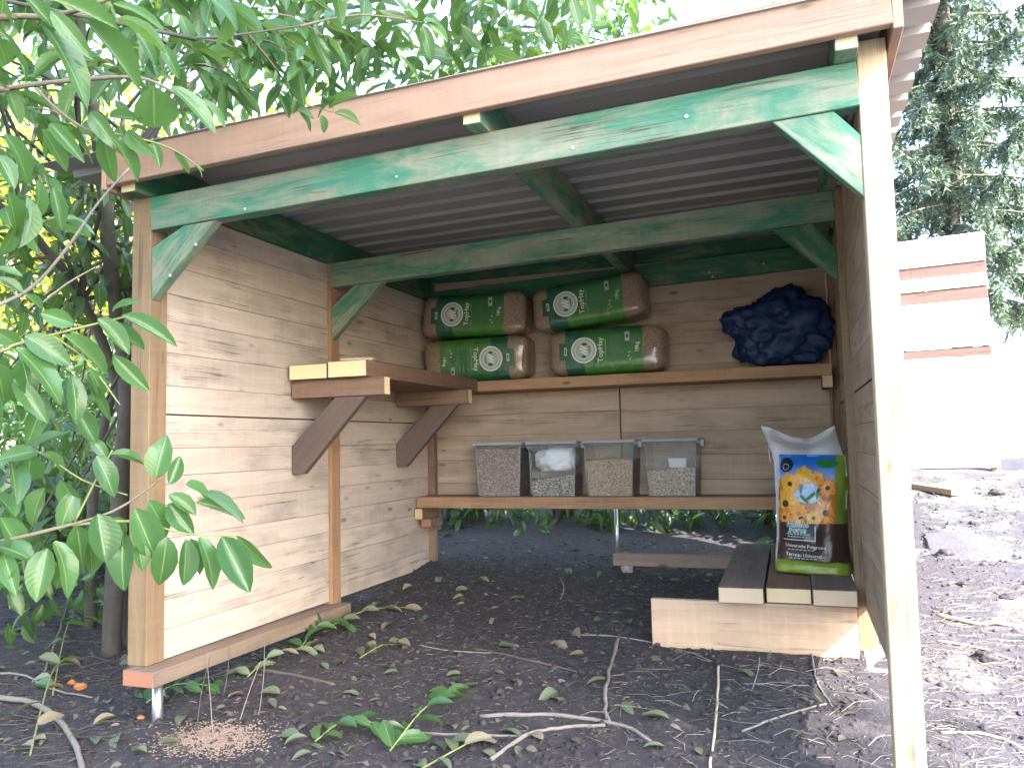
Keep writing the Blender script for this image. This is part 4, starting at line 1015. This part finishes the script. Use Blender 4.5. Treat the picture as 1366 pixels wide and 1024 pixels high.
# ---- laurels behind and beside the shelter
P = lambda u, v, d: tuple(px(u, v, d))
def blob_tips(c, r, n, inner=.45):
    out = []
    while len(out) < n:
        v = Vector((random.uniform(-1, 1), random.uniform(-1, 1), random.uniform(-1, 1)))
        if inner < v.length < 1: out.append(Vector((c[0]+v.x*r[0], c[1]+v.y*r[1], c[2]+v.z*r[2])))
    return out
def laurel(name, label, stems, blobs, per=16, mat='laureldark', lo=.10, hi=.16, spread=.13, group=None, cat='laurel', limb_to=.35):
    b0 = stems[0][0]; t = empty(name, (b0[0], b0[1], gz(b0[0], b0[1]))); tag(t, label, cat, group)
    for st_ in stems:
        pts = [Vector(p) for p in st_[:-2]]; pts[0].z = gz(pts[0].x, pts[0].y)-.1
        tube('trunk', pts, st_[-2], st_[-1], MAT['bark'], t, 9, 5, .006)
    tips = []
    V = []; F = []
    for c, r, n in blobs:
        tp = [q for q in blob_tips(c, r, n) if not (-.8 < q.x < 3.3 and -.4 < q.y < 3.3 and q.z < 2.72)]; tips += tp
        for q in tp:
            if random.random() < limb_to:
                st_ = random.choice(stems); pts = [Vector(p) for p in st_[:-2]]; i = random.randrange(len(pts)//2, len(pts)); s = pts[i]
                if (q-s).length > 3.0: continue
                mid = s.lerp(q, .5)+Vector((random.gauss(0, .1), random.gauss(0, .1), .12)); P = smooth_path([s, mid, q], 4)
                tube_geo(P, [.014*(1-.8*k/len(P)) for k in range(len(P))], 5, V, F)
    if V: o = mesh_obj('twigs', V, F, MAT['bark'], t, True); tag(o, kind='stuff')
    B, X, N, L, WR = spray_points(tips, per, spread, lo, hi)
    keep = ~((B[:, 0] > -.7) & (B[:, 0] < 3.25) & (B[:, 1] > -.35) & (B[:, 1] < 3.2) & (B[:, 2] < 2.66))
    bulk_leaves('foliage', B[keep], X[keep], N[keep], L[keep], WR[keep], mat, t)
    return t
tips = blob_tips((-1.0, -.9, 3.0), (.8, .7, .7), 70)+blob_tips((.15, -.75, 3.45), (.75, .5, .45), 75)+blob_tips((1.0, -.8, 3.7), (.6, .5, .4), 40)+blob_tips((-.7, -2.5, 1.7), (.9, .8, 1.5), 150)+blob_tips((.1, -3.7, 1.7), (.9, .8, 1.6), 150)  # foliage added out of view to shade the left front and darken the interior
B, X, N, L, WR = spray_points(tips, 15, .13, .10, .15); bulk_leaves('foliage', B, X, N, L, WR, 'laurel', LF)
V = []; F = []
for q in tips[::5]:
    s_ = base+Vector((.15, .35, 2.2)); Pp = smooth_path([s_, s_.lerp(q, .5)+Vector((0, 0, .15)), q], 4); tube_geo(Pp, [.014*(1-.8*k/len(Pp)) for k in range(len(Pp))], 5, V, F)
o = mesh_obj('twigs', V, F, MAT['bark'], LF, True); tag(o, kind='stuff')
# multi-stemmed laurel right behind the near left post
laurel('laurel_tree', 'dark multi-stemmed laurel growing beside the shelter behind its post', [
    [P(150, 800, 4.9), P(160, 640, 4.9), P(168, 520, 4.9), P(150, 380, 4.9), P(140, 260, 4.9), P(120, 120, 5.0), P(90, -60, 5.2), .05, .022],
    [P(205, 800, 5.2), P(200, 640, 5.2), P(222, 500, 5.2), P(248, 380, 5.2), P(255, 250, 5.3), P(290, 100, 5.5), P(310, -60, 5.7), .055, .024],
    [P(175, 790, 5.0), P(165, 560, 5.0), P(110, 400, 4.9), P(30, 300, 4.8), P(-40, 250, 4.7), .034, .016],
    [P(120, 800, 5.4), P(130, 600, 5.4), P(180, 420, 5.5), P(130, 280, 5.6), P(60, 180, 5.6), .034, .015]],
    [(P(225, 340, 5.0), (.32, .4, .5), 24), (P(50, 300, 4.9), (.4, .4, .4), 16), (P(300, 470, 5.4), (.3, .3, .4), 20), (P(60, 30, 5.2), (1.1, .9, .6), 26), (P(280, 20, 5.6), (.9, .8, .5), 20), (P(60, 760, 5.2), (.7, .5, .3), 14)], per=14)
# thin slanting stems at its right
t = laurel('laurel_tree', 'slender slanting laurel stems between the post and the multi-stemmed laurel', [
    [P(215, 800, 6.0), P(205, 600, 6.0), P(190, 470, 6.0), P(150, 340, 6.0), P(110, 240, 6.0), P(60, 120, 6.1), .05, .02],
    [P(220, 790, 6.3), P(190, 560, 6.3), P(160, 400, 6.3), P(150, 280, 6.4), P(165, 150, 6.5), .028, .012],
    [P(225, 790, 6.5), P(215, 600, 6.5), P(172, 430, 6.5), P(168, 330, 6.6), P(190, 180, 6.7), .028, .012]],
    [(P(160, 40, 6.5), (.9, .8, .5), 14), (P(40, 540, 6.2), (.6, .5, .4), 12)], per=14)
# tall laurel behind the roof
laurel('laurel_tree', 'tall laurel spreading over the back of the metal roof', [
    [(-.3, 4.4, 0), (-.35, 4.4, 1.2), (-.2, 4.4, 2.4), (-.25, 4.3, 3.2), (-.1, 4.4, 4.2), (.1, 4.4, 5.2), .10, .03],
    [(.5, 4.6, 0), (.45, 4.6, 1.5), (.7, 4.7, 2.8), (.8, 4.7, 3.6), (1.0, 4.7, 4.9), .09, .03],
    [(.55, 4.6, 0), (.6, 4.6, 2.0), (1.1, 4.7, 3.2), (1.7, 4.8, 4.1), (2.0, 4.9, 4.6), .06, .02],
    [(-.35, 4.5, 0), (-.5, 4.5, 2.0), (-1.1, 4.6, 3.4), (-1.5, 4.7, 4.6), .07, .025]],
    [((-.6, 4.4, 4.3), (1.2, .9, .9), 34), ((.6, 4.5, 4.5), (1.0, .9, .8), 34), ((1.45, 4.7, 4.25), (.65, .7, .65), 22), ((.3, 4.2, 3.5), (1.2, .5, .35), 10), ((1.2, 4.6, 5.3), (.7, .8, .5), 12), ((-1.6, 4.6, 3.4), (.7, .7, .7), 9)]+[(P(u, v, d), (.42, .42, .22), 6) for u, v, d in ((430, 70, 3.7), (490, 35, 3.8), (520, 85, 3.9), (575, 40, 3.9), (640, 20, 4.0), (665, 62, 4.1), (715, 25, 4.2), (330, 60, 3.6), (380, 20, 3.6))], per=15)
# low laurel thicket behind the back wall, seen under the lower shelf
for i, x in enumerate((-.6, .5, 1.5, 2.3)):
    laurel('laurel_shrub', 'low dark laurel shrub in the gap behind the lower shelf', [[(x, 4.3, 0), (x+.1, 4.3, .8), (x, 4.4, 1.5), .03, .012]],
           [((x, 4.3, .85), (.7, .6, .75), 55)], per=14, spread=.12, group='laurel shrubs behind the back wall', cat='shrub')
for x, y in ((2.74, 3.5), (2.78, 4.05), (2.82, 4.6)):  # unseen shrubs added to keep the gap under the lower shelf dark
    laurel('laurel_shrub', 'upright laurel shrub added out of sight to shade the ground behind the back wall', [[(x, y, 0), (x+.03, y, .8), (x, y, 1.9), .03, .012]],
           [((x, y, 1.2), (.22, .40, 1.1), 110)], per=16, spread=.10, group='added shade shrubs behind the side wall', cat='shrub', limb_to=.1)
for x, y, h in ((-3.4, 3.2, .9), (-4.6, 5.0, 1.1), (-5.6, 3.2, 1.1), (-3.2, 5.6, 1.2), (-6.5, 6.0, 1.3), (-2.3, 1.5, .5), (-7.5, 2.6, 1.2)):
    z = gz(x, y); laurel('laurel_shrub', 'rounded dark shrub on the bank under the laurels', [[(x, y, 0), (x+.05, y, z+.5*h), (x, y, z+h*1.3), .03, .012]],
           [((x, y, z+h*.85), (h*.95, h*.9, h*.8), int(60*h))], per=18, spread=.13, group='shrubs on the bank under the laurels', cat='shrub')
# unseen tree added on the near right so its crown shades the shelter's front
def shade_tree(x, y, zc, r, n, per):
    z = gz(x, y); t = empty('added_shade_tree', (x, y, z)); tag(t, 'tall dense tree added out of view to shade the shelter front', 'tree')
    tube('trunk', [(x, y, z-.2), (x+.1, y, z+3), (x-.1, y+.1, z+7), (x, y, zc+r[2]*.8)], .28, .05, MAT['bark'], t, 10, 5, .01)
    tips = blob_tips((x, y, zc), r, n, .0); V = []; F = []
    for q in tips[::6]:
        s_ = Vector((x, y, zc+r[2]*random.uniform(-.9, .5))); Pp = smooth_path([s_, s_.lerp(q, .5)+Vector((0, 0, .3)), q], 3); tube_geo(Pp, [.05*(1-.8*k/len(Pp)) for k in range(len(Pp))], 5, V, F)
    o = mesh_obj('branches', V, F, MAT['bark'], t, True); tag(o, kind='stuff')
    B, X, N, L, WR = spray_points(tips, per, .34, .13, .2, .2); WR = WR*1.7; bulk_leaves('foliage', B, X, N, L, WR, 'laureldark', t, nu=2)
_t = 12.0; _p = Vector((2.80+_t*math.cos(SUN_AZ), -_t*math.sin(SUN_AZ), 0))+Vector((-math.sin(SUN_AZ), -math.cos(SUN_AZ), 0))*2.15
shade_tree(_p.x, _p.y, 11.0, (2.3, 2.3, 3.9), 1300, 22)

# ---- sunlit yellow-green trees further off on the left
def spring_tree(x, y, h, r, label, n=230, per=30):
    z = gz(x, y); t = empty('spring_tree', (x, y, z)); tag(t, label, 'tree', 'sunlit trees behind the laurels')
    tube('trunk', [(x, y, z-.2), (x+.1, y, z+h*.35), (x-.1, y+.1, z+h*.7), (x, y, z+h*.95)], .14, .03, MAT['bark'], t, 9, 5, .01)
    tips = blob_tips((x, y, z+h*.58), (r, r, h*.48), n, .3); V = []; F = []
    for q in tips[::2]:
        s = Vector((x, y, z+h*random.uniform(.2, .7))); Pp = smooth_path([s, s.lerp(q, .5)+Vector((0, 0, .2)), q], 3); tube_geo(Pp, [.03*(1-.8*k/len(Pp)) for k in range(len(Pp))], 5, V, F)
    o = mesh_obj('branches', V, F, MAT['bark'], t, True); tag(o, kind='stuff')
    B, X, N, L, WR = spray_points(tips, per, .30, .09, .16, .2); WR = WR*1.7; bulk_leaves('foliage', B, X, N, L, WR, 'yellowgreen', t)
for a in ((-7.5, 6.5, 6.0, 2.0), (-9.5, 4.2, 5.5, 2.0), (-5.0, 9.0, 6.5, 2.1), (-2.4, 9.5, 6.2, 1.9), (-11.5, 7.5, 7.5, 2.4)):
    spring_tree(*a, 'yellow-green sunlit tree standing behind the dark laurels')

# ---- spruces
def spruce(x, y, h, rb, zlow, label, nl=95, dens=1.0, name='spruce_tree'):
    z = gz(x, y); t = empty(name, (x, y, z)); tag(t, label, 'spruce')
    tube('trunk', [(x, y, z-.2), (x+.03, y, z+h*.4), (x, y+.03, z+h*.8), (x, y, z+h)], .17, .02, MAT['bark'], t, 9, 5)
    Bs, Xs, Ls = [], [], []
    for i in range(nl):
        f = (i+.5)/nl; zz = z+zlow+(h-zlow)*f**1.05; Lb = rb*(1-f)**.8*random.uniform(.7, 1.12)+.15; a = i*2.39996+random.uniform(-.3, .3)
        d = Vector((math.cos(a), math.sin(a), 0)); s = Vector((x, y, zz))
        pts = smooth_path([s, s+d*Lb*.4+Vector((0, 0, -.10*Lb)), s+d*Lb*.75+Vector((0, 0, -.22*Lb)), s+d*Lb+Vector((0, 0, -.14*Lb))], 4)
        n = len(pts); V, F = tube_geo(pts, [.022*(1-.85*k/n) for k in range(n)], 5); mesh_obj('limb', V, F, MAT['twig'], t, True)
        for k in range(max(8, int(Lb*46*dens))):
            u = random.uniform(.0, 1)*(n-1.001); j = int(u); p = pts[j].lerp(pts[j+1], u-j)
            sd = d.cross(Vector((0, 0, 1)))*random.uniform(-1, 1)*.7+d*.3
            hl = random.uniform(.22, .62)*(1-.3*f)
            p2 = p+sd*hl*.6+Vector((0, 0, -hl*random.uniform(.4, 1.0)))
            m = int(13*hl/.3)
            for q in range(m):
                w = q/m; b = p.lerp(p2, w); ax = (p2-p).normalized()
                Bs.append(tuple(b)); e = Vector((random.gauss(0, 1), random.gauss(0, 1), random.gauss(0, 1))).normalized(); e = e*.8+ax*.7; Xs.append(tuple(e)); Ls.append(random.uniform(.035, .065))
    B = np.array(Bs); X = np.array(Xs); L = np.array(Ls)*2.0; n = len(B)
    X = nrmd(X); Nn = nrmd(rng.normal(size=(n, 3))); Y = nrmd(np.cross(Nn, X))
    wd = L*.17
    Pn = np.stack([B-Y*wd[:, None], B+Y*wd[:, None], B+X*L[:, None]], 1).reshape(-1, 3)
    me = bpy.data.meshes.new('needles'); me.vertices.add(len(Pn)); me.vertices.foreach_set('co', Pn.astype(np.float32).ravel())
    me.loops.add(3*n); me.loops.foreach_set('vertex_index', np.arange(3*n, dtype=np.int32)); me.polygons.add(n); me.polygons.foreach_set('loop_start', np.arange(0, 3*n, 3, dtype=np.int32))
    ra = me.attributes.new('rnd', 'FLOAT', 'POINT'); ra.data.foreach_set('value', np.repeat(rng.random(n), 3).astype(np.float32))
    me.materials.append(MAT['needle']); me.update(calc_edges=True)
    o = bpy.data.objects.new('needles', me); COL.objects.link(o); tag(o, kind='stuff'); o.parent = t; o.matrix_parent_inverse = Matrix.Translation(-Vector(t.location))
spruce(5.0, 10.8, 13.5, 1.9, 2.3, 'tall spruce with drooping branches behind the board screen', nl=150)
spruce(2.6, 22.0, 13.6, 2.4, 4.5, 'distant spruce whose tip shows just above the metal roof', nl=60, dens=.5)

# ------------------------------------------------------------------ on the ground
def gtube(name, pix, r0, r1, mat, label, cat, lift=.6, group=None):
    pts = []
    for (u, v) in pix:
        p = gp(u, v); p.z = gz(p.x, p.y)+r0*lift; pts.append(p)
    pts = smooth_path(pts, 6)
    for p in pts: p.z = max(p.z, gz(p.x, p.y)+r1*.6)
    n = len(pts); V, F = tube_geo([p+Vector((random.gauss(0, 1), random.gauss(0, 1), 0))*r0*.35 for p in pts], [(r0+(r1-r0)*i/n)*random.uniform(.85, 1.15) for i in range(n)], 7)
    o = mesh_obj(name, V, F, MAT[mat], None, True); tag(o, label, cat, group); return o
gtube('stick', [(826, 850), (815, 890), (807, 930), (811, 966)], .008, .0075, 'deadtwig', 'grey stick on the soil running from the forked stick towards the back shelves', 'stick')
gtube('stick', [(640, 958), (740, 955), (832, 970), (866, 992)], .0095, .006, 'deadtwig', 'longest grey forked stick lying before the shelter', 'stick')
gtube('stick', [(655, 1015), (700, 985), (745, 973), (806, 968)], .008, .006, 'deadtwig', 'curved side fork running from the longest grey stick', 'stick')
gtube('stick', [(630, 866), (700, 880), (770, 897)], .006, .004, 'darkdead', 'thin dark stick on the soil in the middle of the shelter', 'stick')
gtube('stick', [(958, 884), (957, 940), (947, 1030)], .0055, .004, 'palestalk', 'straight pale straw coloured stalk lying in front of the step', 'stalk')
gtube('stick', [(340, 893), (395, 903), (446, 914)], .009, .006, 'darkdead', 'dark stick lying beside the brown sill', 'stick')
gtube('stick', [(1252, 822), (1310, 835), (1372, 840)], .011, .008, 'palestalk', 'thicker pale stick on the straw covered mud', 'stick')
gtube('stick', [(1252, 856), (1300, 864), (1350, 882)], .006, .004, 'palestalk', 'thin pale stick on the mud next to the thicker pale one', 'stick')
gtube('stick', [(1256, 980), (1330, 986), (1370, 1003)], .005, .004, 'palestalk', 'thin pale stick on the mud by the foot of the sunlit post', 'stick')
gtube('stick', [(990, 976), (1040, 957), (1102, 940)], .005, .0035, 'deadtwig', 'thin grey twig pointing at the grey sill board', 'stick')
gtube('stick', [(1082, 872), (1090, 910), (1112, 946)], .005, .0035, 'deadtwig', 'bent grey twig just in front of the step board', 'stick')
gtube('stick', [(763, 848), (815, 849), (868, 857)], .005, .003, 'deadtwig', 'thin straight twig ending at the step board', 'stick')
gtube('stick', [(520, 975), (580, 980), (700, 985)], .006, .004, 'deadtwig', 'grey twig lying behind the cut laurel sprig', 'stick')
gtube('stick', [(560, 862), (600, 868), (650, 872)], .004, .003, 'deadtwig', 'short grey twig on the soil before the lower shelf', 'stick')
def arch(pts, r0, r1, mat, label):
    o = tube('fallen_branch', pts, r0, r1, MAT[mat], None, 8, 6, .002); tag(o, label, 'branch'); return o
g0 = gp(-20, 930); g1 = gp(112, 1022)
def gpl(u, v, l): p = gp(u, v); p.z += l; return p
arch([gpl(-20, 935, .02), gpl(40, 945, .03), gpl(80, 972, .03), gpl(102, 1005, .02), gpl(112, 1040, .0)], .013, .010, 'deadtwig', 'curved fallen branch in the corner below the laurel leaves')
arch([gpl(-20, 903, .02), gpl(30, 905, .02), gpl(70, 925, .02), gpl(125, 930, .0)], .006, .004, 'deadtwig', 'thin fallen branch behind the curved one under the laurel')
arch([gpl(60, 900, .02), gpl(80, 850, .05), gpl(95, 810, .1), gpl(110, 780, .16)], .006, .003, 'twig', 'thin bare shoot rising from the litter beside the brown sill')
for i, (u, v, du, h, m) in enumerate(((285, 985, -4, .34, 'deadtwig'), (296, 930, 3, .22, 'darkdead'), (345, 950, 10, .30, 'deadtwig'), (262, 975, 12, .30, 'darkdead'), (318, 960, 25, .24, 'deadtwig'), (1000, 920, 8, .14, 'deadtwig'), (745, 800, 3, .14, 'deadtwig'))):
    p = gp(u, v); q = p+CR*(du*.004)+Vector((random.gauss(0, .02), 0, h)); o = tube('dry_stem', [p-Vector((0, 0, .02)), p.lerp(q, .5)+Vector((random.gauss(0, .015), 0, 0)), q], .0028, .0013, MAT[m], None, 5); tag(o, 'thin dry leafless stem standing up from the soil', 'stem', 'dry stems in the soil')
def sprig(pix, nleaf, label, mat='laurel', L=(.08, .12), rise=.07):
    t = empty('laurel_sprig', tuple(gp(*pix[0]))); tag(t, label, 'sprig')
    pts = []
    for i, (u, v) in enumerate(pix): p = gp(u, v); p.z += .01+rise*math.sin(math.pi*i/(len(pix)-1)); pts.append(p)
    pts = smooth_path(pts, 4); V, F = tube_geo(pts, [.004*(1-.6*i/len(pts)) for i in range(len(pts))], 6); mesh_obj('twig', V, F, MAT['greentwig'], t, True)
    for i in range(nleaf):
        f = (i+.5)/nleaf*(len(pts)-1.01); j = int(f); b0 = pts[j].lerp(pts[j+1], f-j); d = (pts[j+1]-pts[j]).normalized(); sd = d.cross(Vector((0, 0, 1)))*(1 if i % 2 else -1)
        l = random.uniform(*L); tp = b0+(sd*.9+d*.5+Vector((random.gauss(0, .25), random.gauss(0, .25), random.uniform(-.25, .35)))).normalized()*l; tp.z = max(tp.z, gz(tp.x, tp.y)+.012)
        put_leaf(b0, tp, Vector((random.gauss(0, .35), random.gauss(-.3, .35), 1)), t, mat, random.uniform(.42, .52))
sprig([(400, 868), (430, 850), (470, 838)], 9, 'leafy laurel sprig against the inner side of the brown sill')
sprig([(420, 992), (470, 978), (540, 985)], 11, 'leafy laurel sprig lying flat in front of the shelter', rise=.05)
sprig([(520, 1005), (560, 985), (590, 960), (598, 930)], 13, 'laurel sprig with yellowing leaves rising from the soil', rise=.10)
sprig([(560, 1030), (620, 1008), (640, 990)], 7, 'small laurel sprig beside the forked stick', rise=.03, mat='fallen')
sprig([(440, 838), (490, 822), (545, 812)], 8, 'dull laurel sprig on the soil past the end of the sill', rise=.03, mat='fallen')
sprig([(330, 905), (370, 885), (420, 868)], 10, 'leafy laurel sprig tucked along the middle of the brown sill', rise=.05, mat='fallen')
sprig([(480, 880), (510, 868), (540, 862)], 7, 'flattened pale laurel sprig on the soil beyond the sill end', rise=.02, mat='fallen')
sprig([(195, 940), (235, 930), (290, 918)], 9, 'laurel sprig under the near end of the brown sill', rise=.05)
sprig([(40, 1010), (60, 960), (75, 920), (100, 880)], 9, 'laurel shoot growing in the shade by the curved fallen branch', rise=.12, mat='fallen')
sprig([(70, 930), (90, 870), (110, 830)], 7, 'laurel shoot with limp leaves under the foreground laurel', rise=.14)
# fallen leaves one can pick out
def drop_leaf(u, v, L):
    p = gp(u, v); a = random.uniform(0, 6.28); d = Vector((math.cos(a), math.sin(a), 0)); p.z = gz(p.x, p.y)+.012; q = p+d*L; q.z = gz(q.x, q.y)+.012+random.uniform(0, .02)
    o = put_leaf(p, q, Vector((random.gauss(0, .3), random.gauss(0, .3), 1)), None, 'fallen', random.uniform(.42, .55), 'fallen_leaf'); tag(o, 'withered laurel leaf lying loose on the dark soil', 'leaf', 'loose leaves on the soil')
spots = [(520, 830), (500, 860), (530, 900), (480, 905), (560, 880), (600, 905), (640, 915), (690, 918), (745, 860), (780, 880), (735, 930), (745, 925), (660, 830), (590, 770), (640, 770), (710, 740), (760, 760), (800, 770), (700, 800), (620, 800), (455, 930), (400, 985), (380, 1000), (350, 940), (330, 900), (610, 980), (660, 975), (690, 1010), (650, 1010), (720, 990), (590, 1010), (830, 945), (760, 850), (1070, 770), (860, 1000), (900, 960), (1060, 990), (1085, 930), (420, 1010), (300, 930), (240, 960), (160, 985), (130, 1000), (60, 985), (210, 1000), (180, 1010), (520, 800), (545, 790), (610, 790), (570, 830), (690, 870), (845, 830), (800, 910), (980, 900), (30, 960), (150, 940), (120, 970), (370, 930), (430, 890), (580, 930)]
for (u, v) in spots: drop_leaf(u+random.uniform(-8, 8), v+random.uniform(-5, 5), random.uniform(.07, .11))
# litter nobody could count
def litter(n, x0, x1, y0, y1, lo, hi, mat, name, label, wr=.45):
    B = np.zeros((n, 3)); B[:, 0] = rng.uniform(x0, x1, n); B[:, 1] = rng.uniform(y0, y1, n)
    for i in range(n): B[i, 2] = gz(B[i, 0], B[i, 1])+.006
    a = rng.uniform(0, 6.28, n); X = np.stack([np.cos(a), np.sin(a), rng.normal(size=n)*.18], 1); N = np.stack([rng.normal(size=n)*.35, rng.normal(size=n)*.35, np.ones(n)], 1)
    o = bulk_leaves(name, B, X, N, rng.uniform(lo, hi, n), rng.uniform(wr*.8, wr*1.25, n), mat, None); tag(o, label, 'litter'); return o
litter(3000, -2.6, 2.8, -1.6, 3.6, .015, .06, 'litter', 'leaf_litter', 'brown and grey leaf litter scattered over the dark soil')
litter(1200, -5, -.2, .2, 6, .04, .10, 'litter', 'leaf_litter', 'deep leaf litter on the ground under the dark laurels')
def straw(n, x0, x1, y0, y1, lo, hi, r, mat, label, name='straw', dens=None):
    V = []; F = []
    k = 0
    while k < n:
        x = random.uniform(x0, x1); y = random.uniform(y0, y1)
        if dens and random.random() > dens(x, y): continue
        k += 1
        L = random.uniform(lo, hi); a = random.uniform(0, 6.28); b = a+random.uniform(-.7, .7)
        p = Vector((x, y, gz(x, y)+.005)); m = p+Vector((math.cos(a), math.sin(a), random.uniform(-.05, .25)))*L*.5; q = m+Vector((math.cos(b), math.sin(b), random.uniform(-.3, .1)))*L*.5
        m.z = max(m.z, gz(m.x, m.y)+.003); q.z = max(q.z, gz(q.x, q.y)+.002); rr = r*random.uniform(.6, 1.3); tube_geo([p, m, q], [rr, rr, rr*.6], 3, V, F)
    o = mesh_obj(name, V, F, MAT[mat]); tag(o, label, 'straw', kind='stuff'); return o
straw(3200, -1.5, 2.85, -1.5, 3.0, .015, .09, .0011, 'darkdead', 'fine grey twig bits strewn over the shaded soil', 'twig_litter')
straw(2200, -1.2, 2.85, -1.5, 2.6, .008, .035, .0013, 'deadtwig', 'pale wood chips and straw bits on the shaded soil', 'straw')
straw(5200, 2.95, 5.5, -.2, 5.5, .02, .11, .0013, 'deadtwig', 'trodden straw spread over the sunlit mud', 'straw', lambda x, y: .15+.85*sstep(-.05, .25, mnoise.noise(Vector((x*1.1, y*.8, 9)))))
straw(190, 1.8, 2.85, -.9, 1.2, .04, .2, .0015, 'deadtwig', 'tangle of dead grey stems in front of the step', 'twig_litter')
straw(900, -3.5, .0, -1.0, 3.0, .06, .4, .002, 'darkdead', 'tangle of dead twigs on the ground under the laurels', 'twig_litter')
# crumbs of soil
def crumbs(n, x0, x1, y0, y1, label):
    V = []; F = []
    for i in range(n):
        x = random.uniform(x0, x1); y = random.uniform(y0, y1); s = random.uniform(.004, .016)*(1 if random.random() < .9 else 2); z = gz(x, y); b = len(V)
        for d in ((1, 0, 0), (0, 1, 0), (-1, 0, 0), (0, -1, 0), (0, 0, 1), (0, 0, -1)): V.append((x+d[0]*s*random.uniform(.6, 1.2), y+d[1]*s*random.uniform(.6, 1.2), z+d[2]*s*.7))
        for f in ((0, 1, 4), (1, 2, 4), (2, 3, 4), (3, 0, 4), (1, 0, 5), (2, 1, 5), (3, 2, 5), (0, 3, 5)): F.append([b+j for j in f])
    o = mesh_obj('soil_crumbs', V, F, MAT['soil'], None, True); tag(o, label, 'soil', kind='stuff')
crumbs(9000, -1.2, 2.85, -1.5, 3.0, 'loose crumbs of dark soil inside and before the shelter')
crumbs(3500, 2.95, 5.2, -.2, 5.6, 'loose crumbs of sunlit soil beside the shelter')
# sawdust and orange chips
def sawdust():
    c = gp(285, 985); V = []; F = []
    for i in range(3000):
        x = c.x+random.gauss(0, .105); y = c.y+random.gauss(0, .075); q = random.uniform(.0015, .0055); z = gz(x, y)+.001; b = len(V); a = random.uniform(0, 3.1)
        ca, sa = math.cos(a)*q, math.sin(a)*q
        V += [(x+ca*1.6, y+sa*1.6, z), (x-sa, y+ca, z), (x-ca*1.6, y-sa*1.6, z), (x+sa, y-ca, z), (x, y, z+q*.9)]
        F += [[b, b+1, b+4], [b+1, b+2, b+4], [b+2, b+3, b+4], [b+3, b, b+4]]
    o = mesh_obj('sawdust', V, F, MAT['sawdust']); tag(o, 'small spill of pink sawdust on the soil before the brown sill', 'sawdust', kind='stuff')
sawdust()
for u, v, s in ((107, 918, .035), (188, 958, .02), (96, 912, .025)):
    p = gp(u, v); o = lump('bark_chip', (p.x, p.y, p.z+s*.3), (s, s*.7, s*.5), MAT['orangechip'], u, 2, .5); tag(o, 'orange chip of bark on the litter beside the near end of the brown sill', 'chip', 'orange chips by the sill')
